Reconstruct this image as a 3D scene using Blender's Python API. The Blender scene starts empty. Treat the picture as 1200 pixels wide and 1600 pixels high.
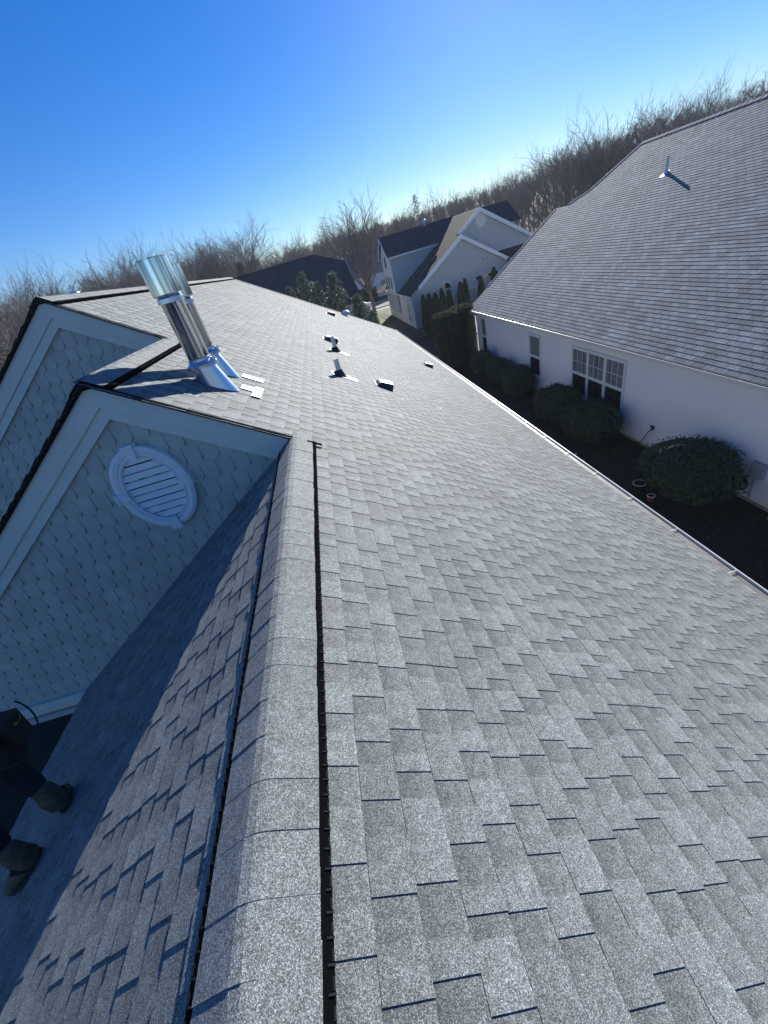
import bpy, math, random
from mathutils import Vector, Matrix
R = math.radians
sc = bpy.context.scene
col = sc.collection
# ------------------------------------------------------------------ camera
# world frame: origin at the lens, +Y along the roof ridge, +Z up, ground at GZ
GZ = -7.1
cam_d = bpy.data.cameras.new('camera'); cam = bpy.data.objects.new('camera', cam_d); col.objects.link(cam)
cam_d.sensor_fit = 'VERTICAL'; cam_d.sensor_height = 24.0; cam_d.lens = 606.0 / 1600 * 24
cam_d.clip_start = 0.02; cam_d.clip_end = 5000
dn = Vector((0.23789068, 0.80171849, 0.54832061)); d1 = Vector((-0.16024065, -0.52439704, 0.83625994)); d2 = Vector((0.95798276, -0.28680169, 0.00371872))
cx = Vector((d2.x, d1.x, -dn.x)); cy = -Vector((d2.y, d1.y, -dn.y)); cz = -Vector((d2.z, d1.z, -dn.z))
cam.matrix_world = Matrix(((cx.x, cy.x, cz.x, 0), (cx.y, cy.y, cz.y, 0), (cx.z, cy.z, cz.z, 0), (0, 0, 0, 1)))
sc.camera = cam
# ------------------------------------------------------------------ light
SUN_AZ, SUN_EL = 23.0, 22.3
w = bpy.data.worlds.new('World'); sc.world = w; w.use_nodes = True
nt = w.node_tree; bg = nt.nodes['Background']
sky = nt.nodes.new('ShaderNodeTexSky'); sky.sky_type = 'NISHITA'; sky.sun_disc = False
sky.sun_elevation = R(SUN_EL); sky.sun_rotation = R(SUN_AZ); sky.altitude = 0; sky.air_density = 1.0; sky.dust_density = 0.08; sky.ozone_density = 6.0
hs = nt.nodes.new('ShaderNodeHueSaturation'); hs.inputs['Saturation'].default_value = 1.28; hs.inputs['Hue'].default_value = 0.512; nt.links.new(sky.outputs[0], hs.inputs['Color']); nt.links.new(hs.outputs[0], bg.inputs[0]); bg.inputs[1].default_value = 0.067
sd = bpy.data.lights.new('sun', 'SUN'); sd.energy = 4.5; sd.angle = R(0.5); sd.color = (1.0, 0.965, 0.89)
sun = bpy.data.objects.new('sun', sd); col.objects.link(sun)
L = Vector((math.sin(R(SUN_AZ)) * math.cos(R(SUN_EL)), math.cos(R(SUN_AZ)) * math.cos(R(SUN_EL)), math.sin(R(SUN_EL))))
sun.rotation_mode = 'QUATERNION'; sun.rotation_quaternion = L.to_track_quat('Z', 'Y'); sun.location = L * 60
vs = sc.view_settings; vs.view_transform = 'Standard'; vs.look = 'None'; vs.gamma = 1; vs.use_curve_mapping = False; vs.exposure = 0.98

# ------------------------------------------------------------------ materials
def mat(name, c, rough=0.7, metal=0.0, var=0.0, vscale=3.0, bump=0.0, bscale=40.0, spec=0.5, attr=False):
    m = bpy.data.materials.new(name); m.use_nodes = True; n = m.node_tree.nodes; l = m.node_tree.links
    b = n['Principled BSDF']; b.inputs['Roughness'].default_value = rough; b.inputs['Metallic'].default_value = metal
    b.inputs['Specular IOR Level'].default_value = spec
    b.inputs['Base Color'].default_value = (*c, 1)
    tc = n.new('ShaderNodeTexCoord')
    last = None
    if var > 0:
        nz = n.new('ShaderNodeTexNoise'); nz.inputs['Scale'].default_value = vscale; nz.inputs['Detail'].default_value = 5
        l.new(tc.outputs['Object'], nz.inputs['Vector'])
        mr = n.new('ShaderNodeMapRange'); mr.inputs['From Min'].default_value = .3; mr.inputs['From Max'].default_value = .7
        mr.inputs['To Min'].default_value = 1 - var; mr.inputs['To Max'].default_value = 1 + var
        l.new(nz.outputs['Fac'], mr.inputs['Value']); last = mr.outputs[0]
    if attr:
        at = n.new('ShaderNodeAttribute'); at.attribute_name = 'tone'
        if last is None: last = at.outputs['Fac']
        else:
            mu = n.new('ShaderNodeMath'); mu.operation = 'MULTIPLY'; l.new(last, mu.inputs[0]); l.new(at.outputs['Fac'], mu.inputs[1]); last = mu.outputs[0]
    if last is not None:
        vm = n.new('ShaderNodeVectorMath'); vm.operation = 'SCALE'; vm.inputs[0].default_value = c
        l.new(last, vm.inputs['Scale']); l.new(vm.outputs[0], b.inputs['Base Color'])
    if bump > 0:
        nb = n.new('ShaderNodeTexNoise'); nb.inputs['Scale'].default_value = bscale; nb.inputs['Detail'].default_value = 4
        l.new(tc.outputs['Object'], nb.inputs['Vector'])
        bp = n.new('ShaderNodeBump'); bp.inputs['Strength'].default_value = bump; bp.inputs['Distance'].default_value = 0.02
        l.new(nb.outputs['Fac'], bp.inputs['Height']); l.new(bp.outputs[0], b.inputs['Normal'])
    return m

def granules(name, c, contrast=1.0, scale=230.0, blotch=0.10, gloss=0.82, spec=0.42):
    """asphalt shingle: ceramic granules, with the tone of each tab from the mesh"""
    m = bpy.data.materials.new(name); m.use_nodes = True; n = m.node_tree.nodes; l = m.node_tree.links
    b = n['Principled BSDF']; b.inputs['Roughness'].default_value = gloss; b.inputs['Specular IOR Level'].default_value = spec
    tc = n.new('ShaderNodeTexCoord')
    vo = n.new('ShaderNodeTexVoronoi'); vo.inputs['Scale'].default_value = scale
    l.new(tc.outputs['Object'], vo.inputs['Vector'])
    sx = n.new('ShaderNodeSeparateColor'); l.new(vo.outputs['Color'], sx.inputs[0])
    cr = n.new('ShaderNodeValToRGB'); e = cr.color_ramp.elements
    k = contrast
    e[0].position = 0.0; e[0].color = (1 - .72 * k,) * 3 + (1,)
    e[1].position = 1.0; e[1].color = (1 + 1.35 * k,) * 3 + (1,)
    x = cr.color_ramp.elements.new(0.30); x.color = (1 - .55 * k,) * 3 + (1,)
    x = cr.color_ramp.elements.new(0.62); x.color = (1 - .02 * k,) * 3 + (1,)
    x = cr.color_ramp.elements.new(0.85); x.color = (1 + .5 * k,) * 3 + (1,)
    l.new(sx.outputs[0], cr.inputs[0])
    # large soft colour drift between shingles
    nz = n.new('ShaderNodeTexNoise'); nz.inputs['Scale'].default_value = 1.3; nz.inputs['Detail'].default_value = 6
    l.new(tc.outputs['Object'], nz.inputs['Vector'])
    mr = n.new('ShaderNodeMapRange'); mr.inputs['From Min'].default_value = .3; mr.inputs['From Max'].default_value = .7
    mr.inputs['To Min'].default_value = 1 - blotch; mr.inputs['To Max'].default_value = 1 + blotch
    l.new(nz.outputs['Fac'], mr.inputs['Value'])
    n2 = n.new('ShaderNodeTexNoise'); n2.inputs['Scale'].default_value = 28; n2.inputs['Detail'].default_value = 3
    l.new(tc.outputs['Object'], n2.inputs['Vector'])
    m2 = n.new('ShaderNodeMapRange'); m2.inputs['From Min'].default_value = .3; m2.inputs['From Max'].default_value = .7
    m2.inputs['To Min'].default_value = .82; m2.inputs['To Max'].default_value = 1.18
    l.new(n2.outputs['Fac'], m2.inputs['Value'])
    at = n.new('ShaderNodeAttribute'); at.attribute_name = 'tone'
    a = n.new('ShaderNodeMath'); a.operation = 'MULTIPLY'; l.new(mr.outputs[0], a.inputs[0]); l.new(at.outputs['Fac'], a.inputs[1])
    a2 = n.new('ShaderNodeMath'); a2.operation = 'MULTIPLY'; l.new(a.outputs[0], a2.inputs[0]); l.new(m2.outputs[0], a2.inputs[1])
    mx = n.new('ShaderNodeMix'); mx.data_type = 'RGBA'; mx.blend_type = 'MULTIPLY'; mx.inputs[0].default_value = 1.0; mx.clamp_result = False
    mx.inputs[6].default_value = (*c, 1); l.new(cr.outputs[0], mx.inputs[7])
    vm = n.new('ShaderNodeVectorMath'); vm.operation = 'SCALE'; l.new(mx.outputs[2], vm.inputs[0]); l.new(a2.outputs[0], vm.inputs['Scale'])
    l.new(vm.outputs[0], b.inputs['Base Color'])
    bp = n.new('ShaderNodeBump'); bp.inputs['Strength'].default_value = 0.30; bp.inputs['Distance'].default_value = 0.0016
    l.new(vo.outputs['Distance'], bp.inputs['Height']); l.new(bp.outputs[0], b.inputs['Normal'])
    return m

M = {}
M['shingle'] = granules('grey_shingle', (0.216, 0.236, 0.236), 0.9, 440)
M['shingle_far'] = granules('weathered_shingle', (0.215, 0.242, 0.26), 0.5, 90, 0.18, 0.9, 0.25)
M['shingle_brown'] = granules('brown_shingle', (0.075, 0.066, 0.058), 0.3, 60, 0.15, 0.9, 0.2)
M['shingle_dark'] = granules('dark_shingle', (0.065, 0.062, 0.066), 0.3, 60, 0.15, 0.9, 0.2)
M['black_plastic'] = mat('black_plastic', (0.006, 0.006, 0.007), 1.0, attr=True)
M['black_plastic'].node_tree.nodes['Principled BSDF'].inputs['Specular IOR Level'].default_value = 0.0
M['rib_plastic'] = mat('rib_plastic', (0.045, 0.045, 0.047), 0.4)
M['drip'] = mat('drip_metal_dark', (0.016, 0.017, 0.019), 1.0, spec=0.05)
M['trim'] = mat('painted_trim', (0.66, 0.67, 0.62), 0.6, var=0.05, vscale=2)
M['scale'] = mat('scale_siding', (0.47, 0.475, 0.43), 0.65, var=0.09, vscale=3.5, bump=0.10, bscale=120, attr=True)
M['white'] = mat('white_paint', (0.78, 0.79, 0.80), 0.5, var=0.04)
M['white_vinyl'] = mat('white_vinyl_siding', (0.86, 0.86, 0.86), 0.5, var=0.035, vscale=0.8)
M['gutter'] = mat('white_gutter', (0.80, 0.80, 0.78), 0.35, var=0.05)
M['gutter_in'] = mat('gutter_trough', (0.20, 0.18, 0.155), 0.6, var=0.25, vscale=6)
M['steel'] = mat('stainless_steel', (0.74, 0.74, 0.74), 0.13, metal=1.0, bump=0.0)
_n = M['steel'].node_tree.nodes; _l = M['steel'].node_tree.links          # rolled sheet ripples as bump; reflection streaks painted into the base colour
_tc = _n.new('ShaderNodeTexCoord'); _mp = _n.new('ShaderNodeMapping'); _mp.inputs['Scale'].default_value = (16, 16, .35)
_nz = _n.new('ShaderNodeTexNoise'); _nz.inputs['Scale'].default_value = 1.6; _nz.inputs['Detail'].default_value = 3
_bp = _n.new('ShaderNodeBump'); _bp.inputs['Strength'].default_value = .55; _bp.inputs['Distance'].default_value = .02
_l.new(_tc.outputs['Object'], _mp.inputs[0]); _l.new(_mp.outputs[0], _nz.inputs['Vector']); _l.new(_nz.outputs['Fac'], _bp.inputs['Height']); _l.new(_bp.outputs[0], _n['Principled BSDF'].inputs['Normal'])
_cr = _n.new('ShaderNodeValToRGB'); _cr.color_ramp.elements[0].color = (.34, .345, .36, 1); _cr.color_ramp.elements[0].position = .40; _cr.color_ramp.elements[1].color = (.86, .86, .86, 1); _cr.color_ramp.elements[1].position = .6
_l.new(_nz.outputs['Fac'], _cr.inputs[0]); _l.new(_cr.outputs[0], _n['Principled BSDF'].inputs['Base Color'])
M['galv'] = mat('galvanised_sheet', (0.72, 0.78, 0.86), 0.32, metal=1.0, var=0.08, bump=0.03, bscale=15)
M['pvc'] = mat('white_pvc', (0.72, 0.71, 0.68), 0.4)
M['alu'] = mat('bright_aluminium', (0.70, 0.71, 0.73), 0.45, metal=0.6, var=0.1, vscale=20)
M['ventmetal'] = mat('vent_black_metal', (0.022, 0.024, 0.028), 0.55)
M['glass'] = mat('window_glass', (0.022, 0.026, 0.030), 0.06, spec=0.6)
M['curtain'] = mat('blind', (0.22, 0.24, 0.23), 0.8)
M['tan'] = mat('foundation_tan', (0.30, 0.26, 0.21), 0.85, var=0.1)
M['mulch'] = mat('dark_mulch', (0.011, 0.008, 0.007), 0.95, var=0.6, vscale=14, bump=0.8, bscale=30)
M['leaf'] = mat('box_leaves', (0.03, 0.066, 0.024), 0.6, attr=True)
M['arb'] = mat('arborvitae_leaves', (0.045, 0.066, 0.022), 0.7, attr=True)
M['arbtop'] = mat('arborvitae_painted_sunlight', (0.24, 0.20, 0.06), 0.7, attr=True)  # sunlight on the flat tops painted as a golden leaf colour
M['pine'] = mat('pine_needles', (0.17, 0.19, 0.115), 0.5, attr=True)
M['bark'] = mat('bark', (0.13, 0.105, 0.085), 0.9, var=0.3, vscale=4)
M['twig'] = mat('twigs', (0.185, 0.152, 0.128), 0.9, attr=True)
M['grass'] = mat('grass', (0.065, 0.105, 0.018), 0.9, var=0.35, vscale=1.2)
M['wood_floor'] = mat('leaf_litter', (0.085, 0.062, 0.042), 0.95, var=0.35, vscale=0.3)
M['asphalt'] = mat('asphalt', (0.16, 0.16, 0.165), 0.9, var=0.12)
M['concrete'] = mat('concrete', (0.42, 0.41, 0.39), 0.85, var=0.08)
M['greywall'] = mat('grey_stucco', (0.46, 0.48, 0.47), 0.8, var=0.05)
M['beige'] = mat('beige_siding', (0.78, 0.71, 0.60), 0.75, var=0.12, vscale=1.5)
M['denim'] = mat('dark_denim', (0.012, 0.014, 0.022), 0.9, bump=0.4, bscale=60)
M['boot'] = mat('boot_leather', (0.14, 0.10, 0.055), 0.75, var=0.35, vscale=25, bump=0.5, bscale=60)
M['sole'] = mat('boot_sole', (0.02, 0.018, 0.016), 0.8)
M['shirt'] = mat('grey_shirt', (0.11, 0.12, 0.14), 0.9, bump=0.3, bscale=30)
M['skin'] = mat('skin', (0.42, 0.26, 0.18), 0.6)
M['hair'] = mat('dark_hair', (0.015, 0.011, 0.009), 0.8)
M['leather'] = mat('belt_leather', (0.035, 0.028, 0.022), 0.7, var=0.2, vscale=20)
M['yellow'] = mat('yellow_plastic', (0.35, 0.28, 0.02), 0.5)
M['red'] = mat('red_plastic', (0.30, 0.03, 0.02), 0.5)
M['hose'] = mat('hose_rubber', (0.015, 0.015, 0.017), 0.5)
M['ugrey'] = mat('utility_grey', (0.35, 0.37, 0.39), 0.5, var=0.05)
M['carwhite'] = mat('pale_car_paint', (0.65, 0.66, 0.68), 0.25)

# ------------------------------------------------------------------ mesh helpers
ORG = {}
class MB:
    def __init__(s): s.v = []; s.f = []; s.t = []; s.has = False
    def face(s, pts, tone=1.0, corner=None):
        i = len(s.v); s.v.extend([tuple(p) for p in pts]); s.f.append(tuple(range(i, i + len(pts))))
        s.t.extend(corner if corner else [tone] * len(pts))
    def solid(s, verts, faces, tone=1.0):
        i = len(s.v); s.v.extend([tuple(p) for p in verts])
        for f in faces: s.f.append(tuple(i + k for k in f)); s.t.extend([tone] * len(f))
    def hexa(s, a, b, tone=1.0):       # a, b: two matching quads (lists of 4 points)
        s.solid(list(a) + list(b), [(0, 3, 2, 1), (4, 5, 6, 7), (0, 1, 5, 4), (1, 2, 6, 5), (2, 3, 7, 6), (3, 0, 4, 7)], tone)
    def box(s, x0, x1, y0, y1, z0, z1, tone=1.0):
        s.hexa([(x0, y0, z0), (x1, y0, z0), (x1, y1, z0), (x0, y1, z0)], [(x0, y0, z1), (x1, y0, z1), (x1, y1, z1), (x0, y1, z1)], tone)
    def obox(s, o, ux, uy, uz, tone=1.0):     # oriented box from a corner and three edge vectors
        o, ux, uy, uz = map(Vector, (o, ux, uy, uz))
        s.hexa([o, o + ux, o + ux + uy, o + uy], [o + uz, o + ux + uz, o + ux + uy + uz, o + uy + uz], tone)
    def prism(s, pts, off, tone=1.0):         # planar polygon extruded by off
        off = Vector(off); n = len(pts); P = [Vector(p) for p in pts]
        s.solid(P + [p + off for p in P], [tuple(range(n - 1, -1, -1)), tuple(range(n, 2 * n))] + [(i, (i + 1) % n, n + (i + 1) % n, n + i) for i in range(n)], tone)
    def tube(s, p0, p1, r0, r1, n=8, caps=True, tone=1.0, up=None):
        p0, p1 = Vector(p0), Vector(p1); d = p1 - p0
        if d.length < 1e-7: return
        d.normalize(); a = d.orthogonal().normalized(); b = d.cross(a)
        ring0 = [p0 + (a * math.cos(2 * math.pi * i / n) + b * math.sin(2 * math.pi * i / n)) * r0 for i in range(n)]
        if r1 <= 1e-6:
            s.solid(ring0 + [p1], [(i, (i + 1) % n, n) for i in range(n)], tone); return
        ring1 = [p1 + (a * math.cos(2 * math.pi * i / n) + b * math.sin(2 * math.pi * i / n)) * r1 for i in range(n)]
        f = [(i, (i + 1) % n, n + (i + 1) % n, n + i) for i in range(n)]
        if caps: f += [tuple(range(n - 1, -1, -1)), tuple(range(n, 2 * n))]
        s.solid(ring0 + ring1, f, tone)
    def path(s, pts, r, n=6, tone=1.0):
        pts = [Vector(p) for p in pts]; rs = r if isinstance(r, (list, tuple)) else [r] * len(pts)
        rings = []; a = None
        for i, p in enumerate(pts):
            d = (pts[min(i + 1, len(pts) - 1)] - pts[max(i - 1, 0)]).normalized()
            a = d.orthogonal().normalized() if a is None else (a - d * a.dot(d)).normalized()
            b = d.cross(a)
            rings.append([p + (a * math.cos(2 * math.pi * k / n) + b * math.sin(2 * math.pi * k / n)) * rs[i] for k in range(n)])
        V = [q for g in rings for q in g]; F = []
        for i in range(len(pts) - 1):
            F += [(i * n + k, i * n + (k + 1) % n, (i + 1) * n + (k + 1) % n, (i + 1) * n + k) for k in range(n)]
        F += [tuple(range(n - 1, -1, -1)), tuple((len(pts) - 1) * n + k for k in range(n))]
        s.solid(V, F, tone)
    def lathe(s, prof, n=32, o=(0, 0, 0), axis=None, tone=1.0, split=False):     # prof: (r, z)
        if split:
            for p, q in zip(prof, prof[1:]): s.lathe([p, q], n, o, tone=tone)
            return
        o = Vector(o); V = []; F = []; m = len(prof)
        for r, z in prof:
            for k in range(n): V.append(o + Vector((r * math.cos(2 * math.pi * k / n), r * math.sin(2 * math.pi * k / n), z)))
        for i in range(m - 1):
            F += [(i * n + k, i * n + (k + 1) % n, (i + 1) * n + (k + 1) % n, (i + 1) * n + k) for k in range(n)]
        s.solid(V, F, tone)
    def build(s, name, m, parent=None, smooth=False, label=None):
        o0 = ORG.get(parent.name, Vector((0, 0, 0))) if parent else Vector((0, 0, 0))
        me = bpy.data.meshes.new(name)
        me.from_pydata([(x - o0.x, y - o0.y, z - o0.z) for x, y, z in s.v], [], s.f)
        at = me.color_attributes.new('tone', 'FLOAT_COLOR', 'CORNER')
        buf = []
        for t in s.t: buf.extend((t, t, t, 1.0))
        at.data.foreach_set('color', buf)
        me.materials.append(m if not isinstance(m, str) else M[m])
        if smooth: me.polygons.foreach_set('use_smooth', [True] * len(me.polygons))
        me.update()
        o = bpy.data.objects.new(name, me); col.objects.link(o)
        if parent: o.parent = parent; ORG[o.name] = o0
        if label: o['label'] = label
        return o

def tag(o, label, cat, group=None):
    o['label'] = label; o['category'] = cat
    if group: o['group'] = group
    return o
def thing(name, loc, label, cat, group=None):
    e = bpy.data.objects.new(name, None); col.objects.link(e); e.location = loc; ORG[e.name] = Vector(loc); e.empty_display_size = 0.2
    return tag(e, label, cat, group)
def struct(o, kind='structure'): o['kind'] = kind; return o
def copy_tree(o, parent=None):
    c = o.copy(); col.objects.link(c)
    if parent: c.parent = parent
    for ch in list(o.children): copy_tree(ch, c)
    return c

# ------------------------------------------------------------------ shingles
def lam_shingles(fr, v0, nrows, expo, u_of, seed, tabs=True, t=0.005, t2=None, tab_w=(0.085, 0.19), gap_w=(0.05, 0.15), reg=None, tonevar=0.10, grad=(0.74, 1.16), base=(0.90, 0.96)):
    """fr(u, v, h) -> point; u_of(v) -> (u0, u1) span of the course whose lower edge is at v"""
    rng = random.Random(seed); mb = MB()
    for i in range(nrows):
        v = v0 + i * expo; sp = u_of(v + expo * .5)
        if not sp or sp[1] - sp[0] < 0.02: continue
        a, b = sp; va, vb = v, v + expo + 0.004
        hb, ht = t, 0.0008
        cell = 1.0
        u = a
        while u < b - 1e-6:                       # lower laminate in strips of about one shingle
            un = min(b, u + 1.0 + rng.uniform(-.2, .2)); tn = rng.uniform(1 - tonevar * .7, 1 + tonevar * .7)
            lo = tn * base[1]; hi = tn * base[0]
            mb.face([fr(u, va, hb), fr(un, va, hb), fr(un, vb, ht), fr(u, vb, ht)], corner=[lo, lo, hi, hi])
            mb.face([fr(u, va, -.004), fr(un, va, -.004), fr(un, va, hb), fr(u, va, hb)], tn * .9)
            u = un
        if not tabs: continue
        t2 = t2 or t; h1, h2 = t + t2, t2 + ht
        if reg:
            u = a - (reg * 0.5 if i % 2 else 0) - rng.uniform(0, .02)
        else:
            u = a - rng.uniform(0, .15)
        while u < b:
            if reg: wd = reg - 0.010
            else: wd = rng.uniform(*tab_w) * (1.8 if rng.random() < .08 else 1)
            p, q = max(u, a), min(u + wd, b)
            if q - p > 0.015:
                tn = rng.uniform(1 - tonevar, 1 + tonevar)
                jit = rng.uniform(-.002, .002); va2 = va - .001 + jit
                cu = 0.008 * rng.random()
                A, B, C, D = fr(p, va2, h1), fr(q, va2, h1), fr(q, vb - .006, h2), fr(p, vb - .006, h2)
                A0, B0, C0, D0 = fr(p, va2, 0), fr(q, va2, 0), fr(q, vb - .006, 0), fr(p, vb - .006, 0)
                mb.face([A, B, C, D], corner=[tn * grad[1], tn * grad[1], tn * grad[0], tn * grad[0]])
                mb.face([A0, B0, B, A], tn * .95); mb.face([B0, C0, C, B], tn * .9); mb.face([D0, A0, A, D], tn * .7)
            u += wd + (0.010 if reg else rng.uniform(*gap_w))
    return mb

K = 0.655; SL = math.sqrt(1 + K * K)
RX, RZ = -0.62, -1.288                     # near ridge line
EX = 3.86                                  # right eave
def zP(x): return RZ - K * (x - RX)
def zS(x): return RZ + K * (x - RX)
Y1, Y2 = 3.70, 6.14                        # planes of the two stepped gables
A1X = -2.10; A2X = -3.35                   # their apexes
HIPX, HIPY, CORY = A2X, 19.9, 26.0
nP = Vector((K, 0, 1)) / SL; nS = Vector((-K, 0, 1)) / SL
def frP(u, v, h):
    x = EX - v / SL; return Vector((x, u, zP(x))) + nP * h
def frS(u, v, h):
    x = SX - v / SL * -1; return Vector((x, u, zS(x))) + nS * h
SX = -4.50

house = thing('house', (0, 12, GZ), 'large grey shingled house with two stepped gables and shiny steel flues, filling the foreground', 'house')
EXPO = 0.144
def uP(v):
    x = EX - v / SL
    u1 = HIPY + (CORY - HIPY) * (x - HIPX) / (EX - HIPX)
    u0 = -3.0 if x > RX else (Y1 - .05 if x > A1X else Y2 - .05)
    return (u0, u1)
nr = int(round((EX - A2X) * SL / EXPO))
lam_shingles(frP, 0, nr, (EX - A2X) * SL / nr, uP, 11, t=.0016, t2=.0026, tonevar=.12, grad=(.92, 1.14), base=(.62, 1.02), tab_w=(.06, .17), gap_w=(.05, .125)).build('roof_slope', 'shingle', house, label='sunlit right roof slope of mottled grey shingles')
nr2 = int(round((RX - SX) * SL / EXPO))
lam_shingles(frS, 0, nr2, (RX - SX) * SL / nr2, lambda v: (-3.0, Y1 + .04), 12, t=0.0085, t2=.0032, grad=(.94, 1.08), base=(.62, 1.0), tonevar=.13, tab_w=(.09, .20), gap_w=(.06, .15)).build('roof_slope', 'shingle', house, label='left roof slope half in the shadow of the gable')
# hidden left slopes behind the gables and the far hip end
def slope_left(ax, az, y0, y1, x1, seed):
    def fr(u, v, h):
        x = x1 + v / SL; return Vector((x, u, az - K * (ax - x))) + nS * h
    n = int((ax - x1) * SL / EXPO)
    return lam_shingles(fr, 0, n, (ax - x1) * SL / n, lambda v: (y0, y1), seed, tabs=False)
A1Z, A2Z = zP(A1X), zP(A2X)
slope_left(A1X, A1Z, Y1 - .05, Y2, -7.6, 13).build('roof_slope', 'shingle', house)
slope_left(A2X, A2Z, Y2 - .05, HIPY, -7.9, 14).build('roof_slope', 'shingle', house)
mb = MB()
mb.face([(A2X, HIPY, A2Z), (EX, CORY, zP(EX)), (-8.0, CORY, zP(EX)), (-8.0, 24.0, zP(EX) + .4)])
mb.build('hip_slope', 'shingle', house)
# roof deck body (keeps light out) and walls
mb = MB()
mb.prism([(SX + .15, -3, zS(SX + .15) - .03), (RX, -3, RZ - .03), (EX - .03, -3, zP(EX - .03) - .03), (3.45, -3, GZ), (-4.15, -3, GZ)], (0, Y1 + 3 + .02, 0))
mb.build('wall', 'greywall', house)
mb = MB()
mb.prism([(A1X, Y1 + .11, A1Z - .04), (3.83, Y1 + .11, zP(3.83) - .04), (3.45, Y1 + .11, -4.25), (-7.2, Y1 + .11, -4.25), (-7.2, Y1 + .11, A1Z - K * 5.1 - .04)], (0, Y2 - Y1 - .07, 0)); mb.box(-4.15, 3.45, Y1 + .11, Y2, GZ, -4.26)
mb.prism([(A2X, Y2 + .08, A2Z - .04), (3.83, Y2 + .08, zP(3.83) - .04), (3.45, Y2 + .08, GZ), (-7.6, Y2 + .08, GZ), (-7.6, Y2 + .08, A2Z - K * 4.25 - .04)], (0, 13.4, 0))
mb.prism([(3.2, 19.0, GZ), (3.45, 24.8, GZ), (3.45, 24.8, zP(3.7)), (3.2, 19.0, zP(3.7))], (-10, 0, 0))
mb.build('wall', 'greywall', house)

# --- gables: scale siding, rake boards, drip edge
def gable(ax, az, y, xr, xl, zbot, sh_seed):
    """ax, az apex (roof surface); y front face of the rake board"""
    # siding backing
    bk = MB(); zi = az - .33
    fl = lambda x: az - K * abs(x - ax)
    bk.prism([(ax, y + .075, az - .1), (xr, y + .075, fl(xr) - .1), (xr, y + .075, zbot), (xl, y + .075, zbot), (xl, y + .075, fl(xl) - .1)], (0, .03, 0))
    rng = random.Random(sh_seed)
    sw, se, rd = 0.162, 0.19, 0.080
    sc_ = MB(); row = 0; zt = az - .02
    while zt - se > zbot - .15:
        zb = zt - se; off = (sw / 2) if row % 2 else 0
        n0 = int((xl - ax) / sw) - 1; n1 = int((xr - ax) / sw) + 1
        for k in range(n0, n1 + 1):
            xc = ax + k * sw + off
            if xc - sw / 2 < xl or xc + sw / 2 > xr + .06: continue
            if fl(xc) - .28 < zb: continue
            if zS(xc) - .16 > zb + .1 and y < 5: continue
            if y > 5 and A1Z - K * abs(xc - A1X) - .2 > zt: continue
            tn = rng.uniform(.94, 1.06); hw = sw / 2 - .003
            lift = .015 + rng.uniform(0, .003)
            prof = [(-hw, zt + .03, .001), (-hw, zb + rd, lift - .001)]
            for q in range(1, 12):
                a = math.pi * q / 12
                prof.append((-hw * math.cos(a), zb + rd - rd * math.sin(a), lift))
            prof += [(hw, zb + rd, lift - .001), (hw, zt + .03, .001)]
            front = [Vector((xc + px, y + .072 - d, pz)) for px, pz, d in prof]
            back = [Vector((p.x, y + .0755, p.z)) for p in front]
            n = len(front); i0 = len(sc_.v)
            sc_.solid(front + back, [tuple(range(n))] + [(i + 1, i, n + i, n + i + 1) for i in range(n - 1)], tn)
        zt -= se; row += 1
    bk.build('gable_backing', 'scale', house)
    sc_.build('gable_siding', 'scale', house, label='fish scale siding of the gable')
    # rake boards (outer, inner) on both sides, mitred at the apex
    for d0, d1_, yo, th in ((.022, .215, 0.0, .05), (.215, .335, .022, .05)):
        tr = MB()
        tr.prism([(ax, y + yo, az - d0), (ax, y + yo, az - d1_), (xr, y + yo, fl(xr) - d1_), (xr, y + yo, fl(xr) - d0)], (0, th, 0))
        tr.prism([(ax - .001, y + yo, az - d0), (xl, y + yo, fl(xl) - d0), (xl, y + yo, fl(xl) - d1_), (ax - .001, y + yo, az - d1_)], (0, th, 0))
        tr.build('rake_board', 'trim', house)
    dr = MB()
    rng = random.Random(5)
    for sgn, xe in ((1, xr), (-1, xl)):
        dr.prism([(ax, y - .03, az + .012), (xe, y - .03, fl(xe) + .012), (xe, y - .03, fl(xe) - .024), (ax, y - .03, az - .024)], (0, .03, 0))
    # ragged shingle edge over the drip edge on the left rake
    x = ax
    while x > xl:
        wd = rng.uniform(.12, .2)
        dr.prism([(x, y - .045, fl(x) + .03), (x - wd, y - .045, fl(x - wd) + .012), (x - wd, y - .045, fl(x - wd) + .004), (x, y - .045, fl(x) + .004)], (0, .05, 0)); x -= wd
    dr.build('drip_edge', 'drip', house)
gable(A1X, A1Z, Y1, RX + .05, -7.5, -3.82, 3)
gable(A2X, A2Z, Y2, A1X + .06, -7.8, -3.9, 4)
# frieze band and soffit under gable 1
mb = MB(); xw = SX + .03
mb.prism([(-7.6, Y1 + .0, -3.80), (-4.33, Y1 + .0, -3.80), (-4.63, Y1 + .0, -3.985), (-7.6, Y1 + .0, -3.985)], (0, .10, 0))
mb.build('frieze_board', 'trim', house)
mb = MB(); mb.box(-7.6, -4.75, Y1 + .10, Y1 + .16, -4.14, -3.99); mb.build('frieze_board', 'tan', house)
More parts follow.
